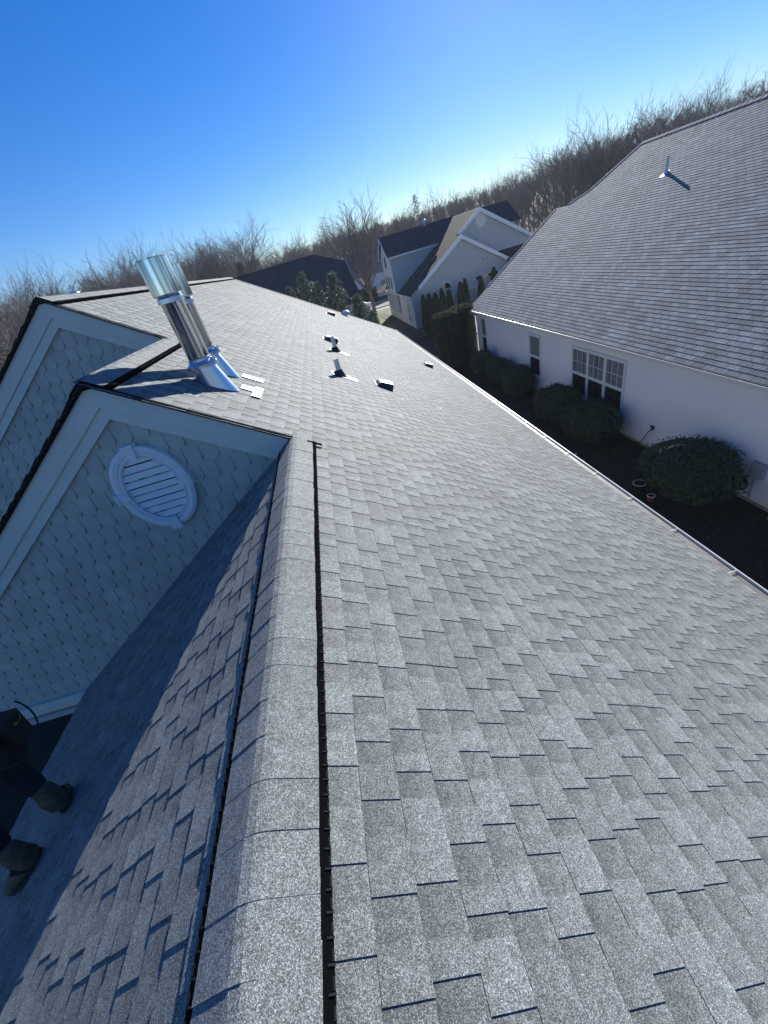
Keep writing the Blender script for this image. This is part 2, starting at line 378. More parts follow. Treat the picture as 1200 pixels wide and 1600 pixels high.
# --- oval louvre vent
cxv, czv, yv = A1X - .0, -1.385, Y1 + .055
a_o, b_o, a_i, b_i = .365, .455, .262, .345
fr_ = MB(); N = 48
def ell(a, b, k): return (cxv + a * math.sin(2 * math.pi * k / N), czv + b * math.cos(2 * math.pi * k / N))
prof = [(0, -.0), (0.0, .055), (.30, .07), (.62, .062), (.70, .045), (.86, .045), (.90, .06), (1.0, .055), (1.0, 0)]   # (0 outer..1 inner, proud)
for k in range(N):
    for j in range(len(prof) - 1):
        q = []
        for kk, jj in ((k, j), (k + 1, j), (k + 1, j + 1), (k, j + 1)):
            s_, pr = prof[jj]; x, z = ell(a_o + (a_i - a_o) * s_, b_o + (b_i - b_o) * s_, kk)
            q.append((x, yv - pr, z))
        fr_.face(q)
vent = fr_.build('gable_vent', 'white', house, label='white oval louvred vent with four keystones')
for ang in (0, 90, 180, 270):
    c, s_ = math.cos(R(ang)), math.sin(R(ang)); dx, dz = s_, c; ks = MB()
    rin = (b_i if ang % 180 == 0 else a_i) - .012; rout = (b_o if ang % 180 == 0 else a_o) + .022
    tx, tz = c, -s_
    P = lambda r, wd: (cxv + dx * r + tx * wd, yv - .085, czv + dz * r + tz * wd)
    ks.prism([P(rin, -.035), P(rin, .035), P(rout, .062), P(rout, -.062)], (0, .085, 0))
    P2 = lambda r, wd: (cxv + dx * r + tx * wd, yv - .097, czv + dz * r + tz * wd)
    ks.prism([P2(rout - .03, -.050), P2(rout - .03, .050), P2(rout - .016, .056), P2(rout - .016, -.056)], (0, .014, 0))
    ks.build('keystone', 'white', vent)
lv = MB(); nsl = 9
for i in range(nsl):
    z0 = czv - b_i + (i + .0) * 2 * b_i / nsl; z1 = z0 + 2 * b_i / nsl
    zm = min(abs(z0 + .012 - czv), b_i * .999); zm2 = min(abs(z1 - .012 - czv), b_i * .999)
    w0 = a_i * math.sqrt(1 - (zm / b_i) ** 2) + .012; w1 = a_i * math.sqrt(1 - (zm2 / b_i) ** 2) + .012
    lv.hexa([(cxv - w0, yv - .034, z0 + .018), (cxv + w0, yv - .034, z0 + .018), (cxv + w0, yv - .024, z0 + .016), (cxv - w0, yv - .024, z0 + .016)],
            [(cxv - w1, yv - .018, z1), (cxv + w1, yv - .018, z1), (cxv + w1, yv - .008, z1 - .002), (cxv - w1, yv - .008, z1 - .002)])
lv.build('louvre', 'white', vent)
bk = MB(); bk.prism([(*(ell(a_i + .01, b_i + .01, k)[0:1]), yv + .004, ell(a_i + .01, b_i + .01, k)[1]) for k in range(N)], (0, .01, 0)); bk.build('gap_shade_panel', 'drip', vent)  # dark sheet: shade in the slat gaps put into its colour

# --- ridge vent + cap shingles
def ridge(y0, y1, ax, az, seed, lift=.016, half=.179, caphalf=.163, gmat='shingle'):
    rng = random.Random(seed)
    vt = MB()
    for sgn in (1, -1):
        n = nP if sgn > 0 else nS
        dirx = Vector((sgn, 0, -K)) / SL
        o = Vector((ax, y0, az)) + n * .009 + dirx * .075
        vt.obox(o, dirx * (half * SL * .985 - .075), Vector((0, y1 - y0, 0)), n * lift)
    vt.box(ax - .062, ax + .062, y0, y1, az - .055, az - .022)
    rb = vt; y = y0 + .01
    k = 0
    while y < y1 - .02:
        for sgn in (1, -1):
            n = nP if sgn > 0 else nS
            dirx = Vector((sgn, 0, -K)) / SL
            o = Vector((ax, y, az)) + n * (.009 + lift - .0015) + dirx * (caphalf - .002) * SL
            rb.obox(o, dirx * .017 * SL, Vector((0, .0045, 0)), n * .004, 5)
            if k % 1 == 0:
                rb.obox(o + Vector((0, .008, 0)) + dirx * .012, dirx * .006, Vector((0, .022, 0)), n * .003, 4)
        # little louvre bars on the outer face
            oo = Vector((ax, y + .012, az)) + n * .010 + dirx * half * SL * .985
        y += .046 + rng.uniform(-.002, .002); k += 1
    vt.build('ridge_vent', 'black_plastic', house, label='black plastic ridge vent under the cap shingles')
    cp = MB(); y = y0 - .02; i = 0
    NN = 10
    ys = []
    while y < y1: ys.append(y); y += rng.uniform(.135, .150)
    for y in ys:
        L_ = .19; tn = rng.uniform(.93, 1.07); dxo = rng.uniform(-.002, .002); tw = rng.uniform(-.002, .002)
        def arc(yy, up, tt):
            out = []
            for q in range(NN + 1):
                s_ = -1 + 2 * q / NN; x = ax + dxo + tt + s_ * caphalf
                d = abs(s_) * caphalf; rr = .048
                zz = (K * d) if d > rr else (K * (d * d / (2 * rr) + rr / 2))
                out.append(Vector((x, yy, az + .009 + lift * 1.19 + up - zz + .002)))
            return out
        a_ = arc(y, .0030, tw); b_ = arc(y + L_, .0014, -tw); a0 = arc(y, .0015, tw); 
        for q in range(NN):
            cp.face([a_[q], a_[q + 1], b_[q + 1], b_[q]], corner=[tn * 1.03] * 2 + [tn * .97] * 2)
            cp.face([a0[q], a0[q + 1], a_[q + 1], a_[q]], tn * .5)
        cp.face([a_[0], b_[0], b_[0] - Vector((0, 0, .008)), a_[0] - Vector((0, 0, .008))], tn * .55)
        cp.face([b_[-1], a_[-1], a_[-1] - Vector((0, 0, .008)), b_[-1] - Vector((0, 0, .008))], tn * .55)
    cp.build('ridge_cap', gmat, house, smooth=False)
ridge(-3.0, Y1 - .03, RX, RZ, 21)
ridge(Y1 - .02, Y2 - .02, A1X, A1Z, 22, lift=.022, caphalf=.15)
ridge(Y2 - .02, HIPY + .1, A2X, A2Z, 23, lift=.022, caphalf=.15)
# flashing end of the near ridge against the gable
mb = MB(); mb.obox((RX + .12, Y1 - .075, zP(RX + .12) + .02), (.12, 0, -.12 * K), (0, .012, 0), (0, 0, .02)); mb.build('flashing', 'drip', house)
# hip cap shingles along the far edge
mb = MB(); rng = random.Random(8)
p0 = Vector((A2X, HIPY, A2Z)); p1 = Vector((EX, CORY, zP(EX))); d = p1 - p0; n = int(d.length / .15)
for i in range(n):
    a = p0 + d * (i / n); b = p0 + d * ((i + 1.25) / n); tn = rng.uniform(.85, 1.1)
    s1 = Vector((.11, -.09, -.075 + .0)); s2 = Vector((-.05, .12, -.06))
    u = Vector((0, 0, .018))
    mb.face([a + s1 + u, b + s1 + u * .6, b + u, a + u * 1.6], tn); mb.face([a + u * 1.6, b + u, b + s2, a + s2], tn)
mb.build('hip_cap', 'shingle', house)

# --- gutters
def gutter(x, sgn, y0, y1, z, parent, seed=1, wd=.15):
    g = MB(); t = .006
    x2 = x + sgn * wd
    g.box(min(x, x + sgn * t), max(x, x + sgn * t), y0, y1, z - .11, z - .005)
    g.hexa([(x + sgn * t, y0, z - .11), (x2 - sgn * .03, y0, z - .11), (x2 - sgn * .03, y0, z - .104), (x + sgn * t, y0, z - .104)],
           [(x + sgn * t, y1, z - .11), (x2 - sgn * .03, y1, z - .11), (x2 - sgn * .03, y1, z - .104), (x + sgn * t, y1, z - .104)])
    g.hexa([(x2 - sgn * .032, y0, z - .112), (x2 - sgn * .026, y0, z - .112), (x2, y0, z), (x2 - sgn * .006, y0, z)],
           [(x2 - sgn * .032, y1, z - .112), (x2 - sgn * .026, y1, z - .112), (x2, y1, z), (x2 - sgn * .006, y1, z)])
    g.hexa([(x2 - sgn * .010, y0, z), (x2 + sgn * .003, y0, z), (x2 + sgn * .003, y0, z + .005), (x2 - sgn * .010, y0, z + .005)],
           [(x2 - sgn * .010, y1, z), (x2 + sgn * .003, y1, z), (x2 + sgn * .003, y1, z + .005), (x2 - sgn * .010, y1, z + .005)])
    o = g.build('gutter', 'gutter', parent)
    tr = MB(); tr.box(min(x + sgn * .007, x2 - sgn * .034), max(x + sgn * .007, x2 - sgn * .034), y0 + .01, y1 - .01, z - .103, z - .022)
    tr.build('trough', 'gutter_in', o)
    y = y0 + .4
    while y < y1:
        st = MB(); st.box(min(x, x2), max(x, x2), y, y + .012, z - .005, z - .001); y += .92
        st.build('strap', 'gutter', o)
gutter(EX - .02, 1, -3, CORY - .3, zP(EX) - .012, house)
mb = MB(); mb.box(EX - .035, EX - .021, -3, CORY - .3, zP(EX) - .14, zP(EX) - .012); mb.build('fascia', 'white', house)
# left eave metal drip edge
mb = MB(); mb.box(SX - .014, SX - .002, -3, Y1 + .3, zS(SX) - .05, zS(SX) - .002); mb.build('eave_edge', 'alu', house)
mb = MB(); mb.box(SX - .001, SX + .12, -3, Y1 + .05, zS(SX) - .16, zS(SX) - .03); mb.build('fascia', 'trim', house)

# --- steel flues
def flue(x, y, hgt, r, lab):
    zb = zP(x); o = Vector((x, y, 0))
    body = MB(); body.lathe([(r, zb - .1), (r, zb + hgt - .30), (r + .004, zb + hgt - .30), (r + .004, zb + hgt - .05)], 48, o)
    # lapped seams
    f = body.build('chimney_flue', 'steel', house, smooth=True, label=lab)
    rc = r * 1.30
    sm = MB(); aa = -1.05; cxs, sys_ = math.cos(aa), math.sin(aa)
    sm.obox((x + (r - .002) * cxs, y + (r - .002) * sys_, zb + .29), (.0045 * cxs, .0045 * sys_, 0), (-.010 * sys_, .010 * cxs, 0), (0, 0, hgt - .30 - .29 - .08))
    for q in range(6): sm.tube((x + (r + .012) * math.cos(q), y + (r + .012) * math.sin(q), zb + hgt - .352), (x + (r + .018) * math.cos(q), y + (r + .018) * math.sin(q), zb + hgt - .352), .005, .005, 6)
    sm.build('seam', 'ugrey', f)
    c = MB(); h0 = zb + hgt - .30
    c.lathe([(r * 1.0, h0 - .02), (rc - .004, h0), (rc, h0 + .004), (rc, zb + hgt - .004), (rc + .006, zb + hgt), (rc + .006, zb + hgt + .006), (rc - .008, zb + hgt + .006), (rc - .008, h0 + .02), (r * .8, h0 + .02)], 48, o, split=True)
    c.build('flue_cap', 'steel', f, smooth=True)
    c = MB(); c.lathe([(.001, zb + hgt - .03), (rc - .008, zb + hgt - .03)], 40, o); c.build('lid', 'steel', f)
    b = MB()
    b.lathe([(r + .004, h0 - .075), (r + .014, h0 - .07), (r + .014, h0 - .03), (r + .004, h0 - .022)], 48, o, split=True)
    b.build('locking_band', 'galv', f, smooth=True); b = MB()
    b.lathe([(r + .002, zb + .215), (r + .045, zb + .195), (r + .048, zb + .225), (r + .012, zb + .262), (r + .012, zb + .285), (r + .002, zb + .29)], 48, o, split=True)
    b.box(x + r, x + r + .05, y - .03, y - .01, zb + .225, zb + .27)
    b.build('storm_collar', 'galv', f)
    cn = MB(); n = 40; ring0 = []; ring1 = []
    for k in range(n):
        a = 2 * math.pi * k / n; c_, s_ = math.cos(a), math.sin(a)
        ring0.append(Vector((x + (r + .012) * c_, y + (r + .012) * s_, zb + .20)))
        ex = r * 1.1 + (.13 if c_ > 0 else .02) * abs(c_); xx = x + ex * c_; yy = y + (r * 1.15) * s_
        ring1.append(Vector((xx, yy, zP(xx) + .012)))
    cn.solid(ring0 + ring1, [(k, (k + 1) % n, n + (k + 1) % n, n + k) for k in range(n)])
    cn.build('flashing_cone', 'galv', f, smooth=True)
    return f
f1 = flue(-1.41, 4.67, 1.20, .112, 'nearer of the two shiny steel flues, thick with a wider cap')
f2 = flue(-1.46, 5.24, 1.12, .098, 'farther shiny steel flue, half hidden behind the thicker one')
def patch(x0, x1, y0, y1, m='alu', parent=house, name='metal_flashing', h=.014):
    mb = MB(); mb.obox(Vector((x0, y0, zP(x0))) + nP * .0125, (x1 - x0, 0, -K * (x1 - x0)), (0, y1 - y0, 0), nP * (h - .0125 + .002)); mb.build(name, m, parent)
patch(-1.17, -1.04, 4.78, 4.93); patch(-1.05, -.97, 4.60, 4.99, h=.017); patch(-1.22, -1.0, 5.28, 5.42)

# --- plumbing vents
def pipe_vent(x, y, h, rr=.045):
    zb = zP(x); p = MB(); p.tube((x, y, zb - .03), (x, y, zb + h), rr, rr, 20)
    p.lathe([(rr - .006, zb + h + .001), (rr, zb + h + .001)], 20, (x, y, 0))
    o = p.build('vent_pipe', 'pvc', house, smooth=False)
    b = MB(); n = 24
    r0 = [Vector((x + (rr + .008) * math.cos(2 * math.pi * k / n), y + (rr + .008) * math.sin(2 * math.pi * k / n), zb + .11)) for k in range(n)]
    r1 = []
    for k in range(n):
        xx = x + .115 * math.cos(2 * math.pi * k / n); r1.append(Vector((xx, y + .115 * math.sin(2 * math.pi * k / n), zP(xx) + .014)))
    b.solid(r0 + r1, [(k, (k + 1) % n, n + (k + 1) % n, n + k) for k in range(n)]); b.build('pipe_boot', 'ventmetal', o)
    b = MB(); b.obox(Vector((x - .14, y - .15, zP(x - .14))) + nP * .0122, (.30, 0, -.30 * K), (0, .30, 0), nP * .002); b.build('flashing', 'ventmetal', o)
    b = MB(); n = 18; c = Vector((x + .20, y - .03, zP(x + .20))) + nP * .0126; dx = Vector((1, 0, -K)) / SL
    b.prism([c + dx * (.09 * math.cos(2 * math.pi * k / n)) + Vector((0, .10 * math.sin(2 * math.pi * k / n), 0)) for k in range(n)], nP * .003); b.build('flashing_tongue', 'alu', o)
pipe_vent(-.02, 7.28, .30); pipe_vent(.04, 9.87, .34)
# --- box vents: hood of two steps with bright tops on a dark flange
def box_vent(x, y, s=1.0, dark=False, lab=None):
    o3 = Vector((x, y, zP(x))); dx = Vector((-1, 0, K)) / SL; dy = Vector((0, 1, 0))
    b = MB(); a = .16 * s
    b.obox(o3 - dx * a * 1.1 - dy * a * 1.1 + nP * .012, dx * a * 2.3, dy * a * 2.2, nP * .004)
    b.hexa([o3 - dx * a - dy * a + nP * .016, o3 + dx * a - dy * a + nP * .016, o3 + dx * a + dy * a + nP * .016, o3 - dx * a + dy * a + nP * .016],
           [o3 - dx * a * .95 - dy * a * .8 + nP * .095 * s, o3 + dx * a * .7 - dy * a * .8 + nP * .075 * s, o3 + dx * a * .7 + dy * a * .8 + nP * .075 * s, o3 - dx * a * .95 + dy * a * .8 + nP * .095 * s])
    ob = b.build('box_vent', 'ventmetal', house, label=lab)
    t = MB()
    for k in ((-.75, -.05), (.1, .75)) if not dark else ((-.6, .6),):
        t.obox(o3 - dx * a * .9 + dy * a * k[0] + nP * (.100 * s), dx * a * 1.5 - nP * .02 * s, dy * a * (k[1] - k[0]), nP * .012)
    t.build('hood_top', 'ventmetal' if dark else 'galv', ob)
box_vent(.72, 7.55, 1.0, lab='black box vent with two bright hood plates'); box_vent(2.86, 13.25, .95); box_vent(-.02, 11.3, 1.15, True); box_vent(.32, 19.8, 1.15, True)
mb = MB(); mb.lathe([(.26, 0), (.25, .10), (.20, .18), (.10, .23), (.001, .24)], 20, (1.1, 22.6, zP(1.1) + .02)); mb.build('dome_vent', 'pvc', house, smooth=True)
# --- louvred cap of a flue on the far side of the upper ridge
ov = Vector((-4.30, 9.0, 0)); zb = A2Z - K * (A2X - ov.x) * 1.0
cap = MB(); z = .42; prof = [(.09, zb - .1), (.09, z)]
for i in range(4): prof += [(.15, z + .005), (.155, z + .035), (.10, z + .045), (.10, z + .055)]; z += .062
prof += [(.13, z + .01), (.001, z + .05)]
cap.lathe(prof, 24, ov); cap.build('louvred_flue_cap', 'galv', house)
mb = MB(); mb.obox((-4.0, 9.2, A2Z - K * .65 + .03), (.05, 0, .03), (0, .9, 0), (0, 0, .06)); mb.build('metal_flashing', 'alu', house)
# ================================================================== neighbour: white house
KW = .58; SLW = math.sqrt(1 + KW * KW); WX = 8.6; WE = 8.30; WZ = -4.15; WRX = 17.3
white = thing('neighbour_house', (13, 10, GZ), 'white sided house with a wide weathered grey roof on the right across the shrub bed', 'house')
nW = Vector((-KW, 0, 1)) / SLW
def zW(x): return WZ + KW * (x - WE)
def frW(u, v, h):
    x = WE + v / SLW; return Vector((x, u, zW(x))) + nW * h
def endW(x):
    pts = [(8.3, 24.95), (8.9, 24.75), (9.7, 24.95), (14.36, 25.9), (14.45, 24.8), (15.1, 23.85), (17.4, 23.1)]
    for (a, ya), (b, yb) in zip(pts, pts[1:]):
        if x <= b: return ya + (yb - ya) * (x - a) / (b - a)
    return 23.1
nw = int((WRX - WE) * SLW / .143)
lam_shingles(frW, 0, nw, (WRX - WE) * SLW / nw, lambda v: (-6.0, endW(WE + v / SLW)), 31, t=.009, reg=.305, tonevar=.26, grad=(.90, 1.06)).build('roof', 'shingle_far', white, label='weathered grey roof with dark course lines')
mb = MB()
zr = zW(WRX)
mb.prism([(WE + .05, -6, WZ - .04), (WRX, -6, zr - .03), (26.2, -6, WZ - .04)], (0, 29.0, 0))
mb.build('attic', 'greywall', white)
mb = MB()
mb.face([(WRX, -6, zr), (WRX, 23.1, zr), (26.3, 24.6, WZ), (26.3, -6, WZ)]); mb.build('back_slope', 'shingle_far', white)
mb = MB(); rng = random.Random(4); y = -6.0
while y < 23.0:     # ridge cap
    tn = rng.uniform(.8, 1.05)
    for sg in (1, -1):
        q = [(WRX, y, zr + .05), (WRX, y + .3, zr + .035), (WRX + sg * .16, y + .3, zr - .055), (WRX + sg * .16, y, zr - .04)]
        mb.face(q, tn)
    y += .27
pts = [(9.7, 24.95), (14.36, 25.9), (14.45, 24.8), (15.1, 23.85), (17.3, 23.1)]
for (a, ya), (b, yb) in zip(pts, pts[1:]):
    if b - a < .2: continue
    mb.obox((a, ya - .05, zW(a) + .0), (b - a, yb - ya, (b - a) * KW), (0, .13, 0), (0, 0, .045), .9)
mb.build('ridge_cap', 'shingle_far', white)
mb = MB(); mb.obox((9.0, 24.80, zW(9.0) - .2), (5.3, 1.1, 5.3 * KW), (0, .05, 0), (0, 0, .18)); mb.build('rake_board', 'white', white)
mb = MB(); vx, vy = 14.9, 18.45; vz = zW(vx); mb.tube((vx, vy, vz - .05), (vx, vy, vz + .52), .05, .05, 14); vp = mb.build('vent_pipe', 'pvc', white)
mb = MB(); mb.tube((vx, vy, vz - .02), (vx, vy, vz + .12), .10, .055, 16); mb.obox(Vector((vx - .18, vy - .10, zW(vx - .18))) + nW * .02, (.26, 0, .26 * KW), (0, .20, 0), nW * .004); mb.build('pipe_boot', 'alu', vp)
gutter(WE + .03, -1, -6, 24.9, WZ - .005, white, wd=.12)
mb = MB(); mb.box(WE + .031, WE + .05, -6, 24.9, WZ - .17, WZ - .012); mb.build('fascia', 'white', white)
mb = MB(); mb.box(WE + .05, WX + .02, -6, 24.6, WZ - .17, WZ - .155); mb.build('soffit', 'white', white)
# lap siding
mb = MB(); z = GZ + .22
while z < WZ - .17:
    z1 = min(z + .115, WZ - .168)
    mb.face([(WX - .023, -6, z), (WX - .023, 24.2, z), (WX - .001, 24.2, z1), (WX - .001, -6, z1)])
    mb.face([(WX, -6, z), (WX, 24.2, z), (WX - .023, 24.2, z), (WX - .023, -6, z)]); z += .115
mb.box(WX, 26, -6, 24.2, GZ + .1, WZ - .16)
mb.build('wall', 'white_vinyl', white)
mb = MB(); mb.box(WX + .01, 25.9, -6, 24.1, GZ - .3, GZ + .219); mb.build('foundation', 'tan', white)
mb = MB(); mb.box(WX - .03, WX + .08, 24.14, 24.24, GZ + .2, WZ - .172); mb.build('corner_trim', 'white', white)
def window(parent, y0, y1, z0, z1, sashes=1, grid=(0, 0), x=WX, low_dark=True):
    fr = MB(); X0 = x - .055; X1 = x - .006; fw = .07; ww = (y1 - y0) / sashes
    fr.box(X0, X1, y0 - .04, y1 + .04, z1, z1 + .085); fr.box(X0 - .02, X1, y0 - .06, y1 + .06, z0 - .06, z0)
    for k in range(sashes + 1):
        yy = y0 + k * ww
        h = fw * .62 if 0 < k < sashes else fw * .5
        fr.box(X0, X1, yy - h, yy + h, z0, z1)
    zm = z0 + (z1 - z0) * .48
    for k in range(sashes):
        a, b = y0 + k * ww, y0 + (k + 1) * ww
        h0 = fw * .62 if k else fw * .5; h1 = fw * .62 if k < sashes - 1 else fw * .5
        fr.box(X0 + .008, X1, a + h0, b - h1, zm - .025, zm + .025)
        for (p, q) in ((z0, zm - .025), (zm + .025, z1)):
            fr.box(X0 + .016, X1, a + h0, b - h1, p, p + .028); fr.box(X0 + .016, X1, a + h0, b - h1, q - .028, q)
            fr.box(X0 + .016, X1, a + h0, a + h0 + .028, p + .028, q - .028); fr.box(X0 + .016, X1, b - h1 - .028, b - h1, p + .028, q - .028)
    o = fr.build('window', 'white', parent)
    gl = MB(); gl.box(x - .024, x - .016, y0 + .03, y1 - .03, z0 + .02, z1 - .02); gl.build('pane', 'glass', o)
    cu = MB(); rng = random.Random(int(y0 * 7))
    for k in range(sashes):
        a, b = y0 + k * ww + .07, y0 + (k + 1) * ww - .07
        yy = a
        while yy < b - .03:
            wv = rng.uniform(.03, .07)
            cu.box(x - .0265, x - .0245, yy, min(b, yy + wv), zm + .05, z1 - .05); yy += wv + rng.uniform(.004, .03)
    cu.build('blind', 'curtain', o)
    if grid[0]:
        mu = MB()
        for k in range(sashes):
            a, b = y0 + k * ww + .06, y0 + (k + 1) * ww - .06
            for i in range(1, grid[0]): yy = a + (b - a) * i / grid[0]; mu.box(x - .034, x - .027, yy - .008, yy + .008, zm + .03, z1 - .03)
            for i in range(1, grid[1]): zz = zm + (z1 - zm) * i / grid[1]; mu.box(x - .035, x - .028, a, b, zz - .008, zz + .008)
        mu.build('muntin', 'white', o)
window(white, 11.30, 14.22, -6.38, -4.70, 3, (3, 2))
window(white, 16.66, 17.66, -6.38, -4.70)
window(white, 22.80, 23.55, -6.38, -4.60)
window(white, 3.0, 4.2, -6.38, -4.70)
# downspout at the near end, elbow at the far corner
mb = MB(); mb.path([(WX - .05, 5.95, WZ - .3), (WX - .07, 5.95, -6.8), (WX - .25, 5.85, -7.02)], .045, 8); mb.build('downspout', 'white', white)
mb = MB(); mb.path([(WE - .05, 24.5, WZ - .11), (WE - .04, 24.45, WZ - .2), (WX - .05, 24.35, WZ - .42), (WX - .05, 24.35, GZ + .1)], .04, 8); mb.build('downspout', 'white', white)
# utility box with cables, wall tap with a hose
mb = MB(); mb.box(WX - .12, WX - .015, 6.42, 6.72, -6.34, -5.98); mb.tube((WX - .05, 6.6, -6.36), (WX - .05, 6.6, -6.95), .018, .018)
u = mb.build('utility_box', 'ugrey', white)
mb = MB(); mb.box(WX - .128, WX - .119, 6.45, 6.69, -6.31, -6.01); mb.build('cover', 'ugrey', u)
mb = MB()
for k, (yc, zc, r1) in enumerate(((6.95, -6.62, .13), (6.90, -6.66, .16), (6.80, -6.64, .12), (6.98, -6.70, .10))):
    mb.path([(WX - .05 - .012 * k, yc + r1 * math.cos(a * .35 + k), zc + r1 * 1.2 * math.sin(a * .35 + k)) for a in range(19)], .011, 6)
mb.path([(WX - .06, 6.7, -6.36), (WX - .07, 6.78, -6.5), (WX - .07, 6.9, -6.62), (WX - .06, 7.02, -6.85), (WX - .10, 7.05, -7.06)], .016, 6)
mb.path([(WX - .05, 6.62, -6.85), (WX - .06, 6.85, -6.80), (WX - .06, 6.95, -6.62)], .010, 6)
tag(mb.build('cable_coil', 'hose'), 'tangle of black cable hanging under the grey utility box on the white wall', 'cable')
mb = MB(); mb.tube((WX - .01, 9.83, -6.36), (WX - .12, 9.83, -6.37), .022, .022, 10); mb.tube((WX - .08, 9.83, -6.36), (WX - .08, 9.83, -6.28), .012, .012, 8)
t_ = mb.build('wall_tap', 'drip', white)
mb = MB(); mb.tube((WX - .08, 9.78, -6.275), (WX - .08, 9.88, -6.275), .03, .03, 10); mb.build('tap_handle', 'drip', t_)
mb = MB(); mb.path([(WX - .12, 9.83, -6.38), (WX - .16, 9.88, -6.45), (WX - .15, 10.0, -6.70), (WX - .20, 10.18, -6.98), (WX - .35, 10.45, -7.05), (WX - .6, 10.55, -7.06), (WX - .9, 10.3, -7.06)], .014, 8)
tag(mb.build('garden_hose', 'hose'), 'short dark hose hanging from the tap on the white wall', 'hose')
# stand-ins for unidentified objects on the mulch
def bucket(x, y, r, h, m, lab, cat='bucket'):
    b = MB(); b.lathe([(.001, GZ + .05), (r * .8, GZ + .05), (r, GZ + .05 + h), (r - .01, GZ + .05 + h), (r * .8 - .008, GZ + .07)], 24, (x, y, 0))
    o = tag(b.build('bucket', m), lab, cat)
    t2 = MB(); t2.lathe([(r - .004, GZ + .045 + h), (r + .012, GZ + .045 + h), (r + .012, GZ + .058 + h), (r - .004, GZ + .058 + h)], 24, (x, y, 0)); t2.build('rim', 'white', o)
bucket(6.95, 8.15, .15, .22, 'hose', 'black bucket-like object with pale rim on the dark mulch by the biggest shrub')
bucket(6.88, 7.62, .085, .14, 'red', 'small red pail-like object with pale rim beside the black one on the mulch')
def loop(x, y, r, rot, lab):
    b = MB(); b.path([(x + r * math.cos(a) * math.cos(rot), y + r * math.cos(a) * math.sin(rot), GZ + .03 + .16 * math.sin(a) if 0 < a < math.pi else GZ + .05) for a in [math.pi * k / 16 for k in range(17)]], .013, 8)
    o = tag(b.build('garden_hoop', 'white'), lab, 'garden hoop')
loop(6.60, 10.6, .17, .9, 'pale curved hoop just past the gutter, farther of the two')
loop(6.55, 10.1, .17, .9, 'pale curved hoop just past the gutter, nearer of the two')

# ================================================================== ground
def hill(x, y):
    r = math.hypot(x, y)
    t = min(1, max(0, (r - 85) / 120)); s = t * t * (3 - 2 * t)
    return GZ - .02 + s * (7.5 + 1.5 * math.sin(math.atan2(x, y) * 5)) * (1 if y > -60 else .4)
mb = MB(); rs = [0, 20, 40, 60, 75, 85, 95, 110, 125, 145, 170, 205, 260, 400, 800, 2000]; NA = 96
V = [(0, 0, GZ - .02)]
for r in rs[1:]:
    for k in range(NA):
        a = 2 * math.pi * k / NA; x, y = r * math.sin(a), r * math.cos(a); V.append((x, y, hill(x, y)))
F = [(0, 1 + (k + 1) % NA, 1 + k) for k in range(NA)]
for i in range(len(rs) - 2):
    F += [(1 + i * NA + k, 1 + i * NA + (k + 1) % NA, 1 + (i + 1) * NA + (k + 1) % NA, 1 + (i + 1) * NA + k) for k in range(NA)]
mb.solid(V, F); struct(mb.build('ground', 'wood_floor'))
mb = MB(); mb.box(-14, 34, 36, 61.5, GZ - .3, GZ - .005); mb.box(-60, -22, -30, 36, GZ - .3, GZ - .006); struct(mb.build('lawn', 'grass'))
mb = MB(); mb.box(-21.9, 8.62, -12, 35.99, GZ - .3, GZ - .002); mb.box(8.62, 34, 24.1, 35.99, GZ - .3, GZ - .002); struct(mb.build('mulch_and_shade_ground', 'mulch'))  # left of the house, dark mulch colour stands in for deep shade
mb = MB(); mb.box(-90, 90, 64.0, 71.0, GZ - .3, GZ + .004); struct(mb.build('road', 'asphalt'))
mb = MB(); mb.box(-90, 90, 63.7, 63.99, GZ - .3, GZ + .12); mb.box(-90, 90, 71.01, 71.3, GZ - .3, GZ + .12); struct(mb.build('kerb', 'concrete'))
mb = MB(); mb.box(-90, 90, 61.6, 63.0, GZ - .3, GZ + .01); struct(mb.build('sidewalk', 'concrete'))
mb = MB(); mb.box(7.0, 8.0, 35.5, 57, GZ - .3, GZ + .02); struct(mb.build('planting_bed', 'wood_floor'))

mb = MB(); rl = random.Random(31)
for _ in range(1500):
    x, y = rl.uniform(4.6, 8.5), rl.uniform(2, 34); a = rl.uniform(0, 6.28); q = rl.uniform(.02, .05); p = Vector((x, y, GZ + rl.uniform(.004, .02)))
    u = Vector((math.cos(a), math.sin(a), rl.uniform(-.3, .3))) * q; v_ = Vector((-math.sin(a), math.cos(a), rl.uniform(-.3, .3))) * q * .6
    mb.face([p - u, p - v_, p + u, p + v_], rl.uniform(.4, 2.2))
o = mb.build('fallen_leaves', mat('dry_leaf', (0.045, 0.03, 0.018), 0.9, attr=True)); o['kind'] = 'stuff'; o['label'] = 'dry leaves scattered over the dark mulch'; o['category'] = 'leaves'
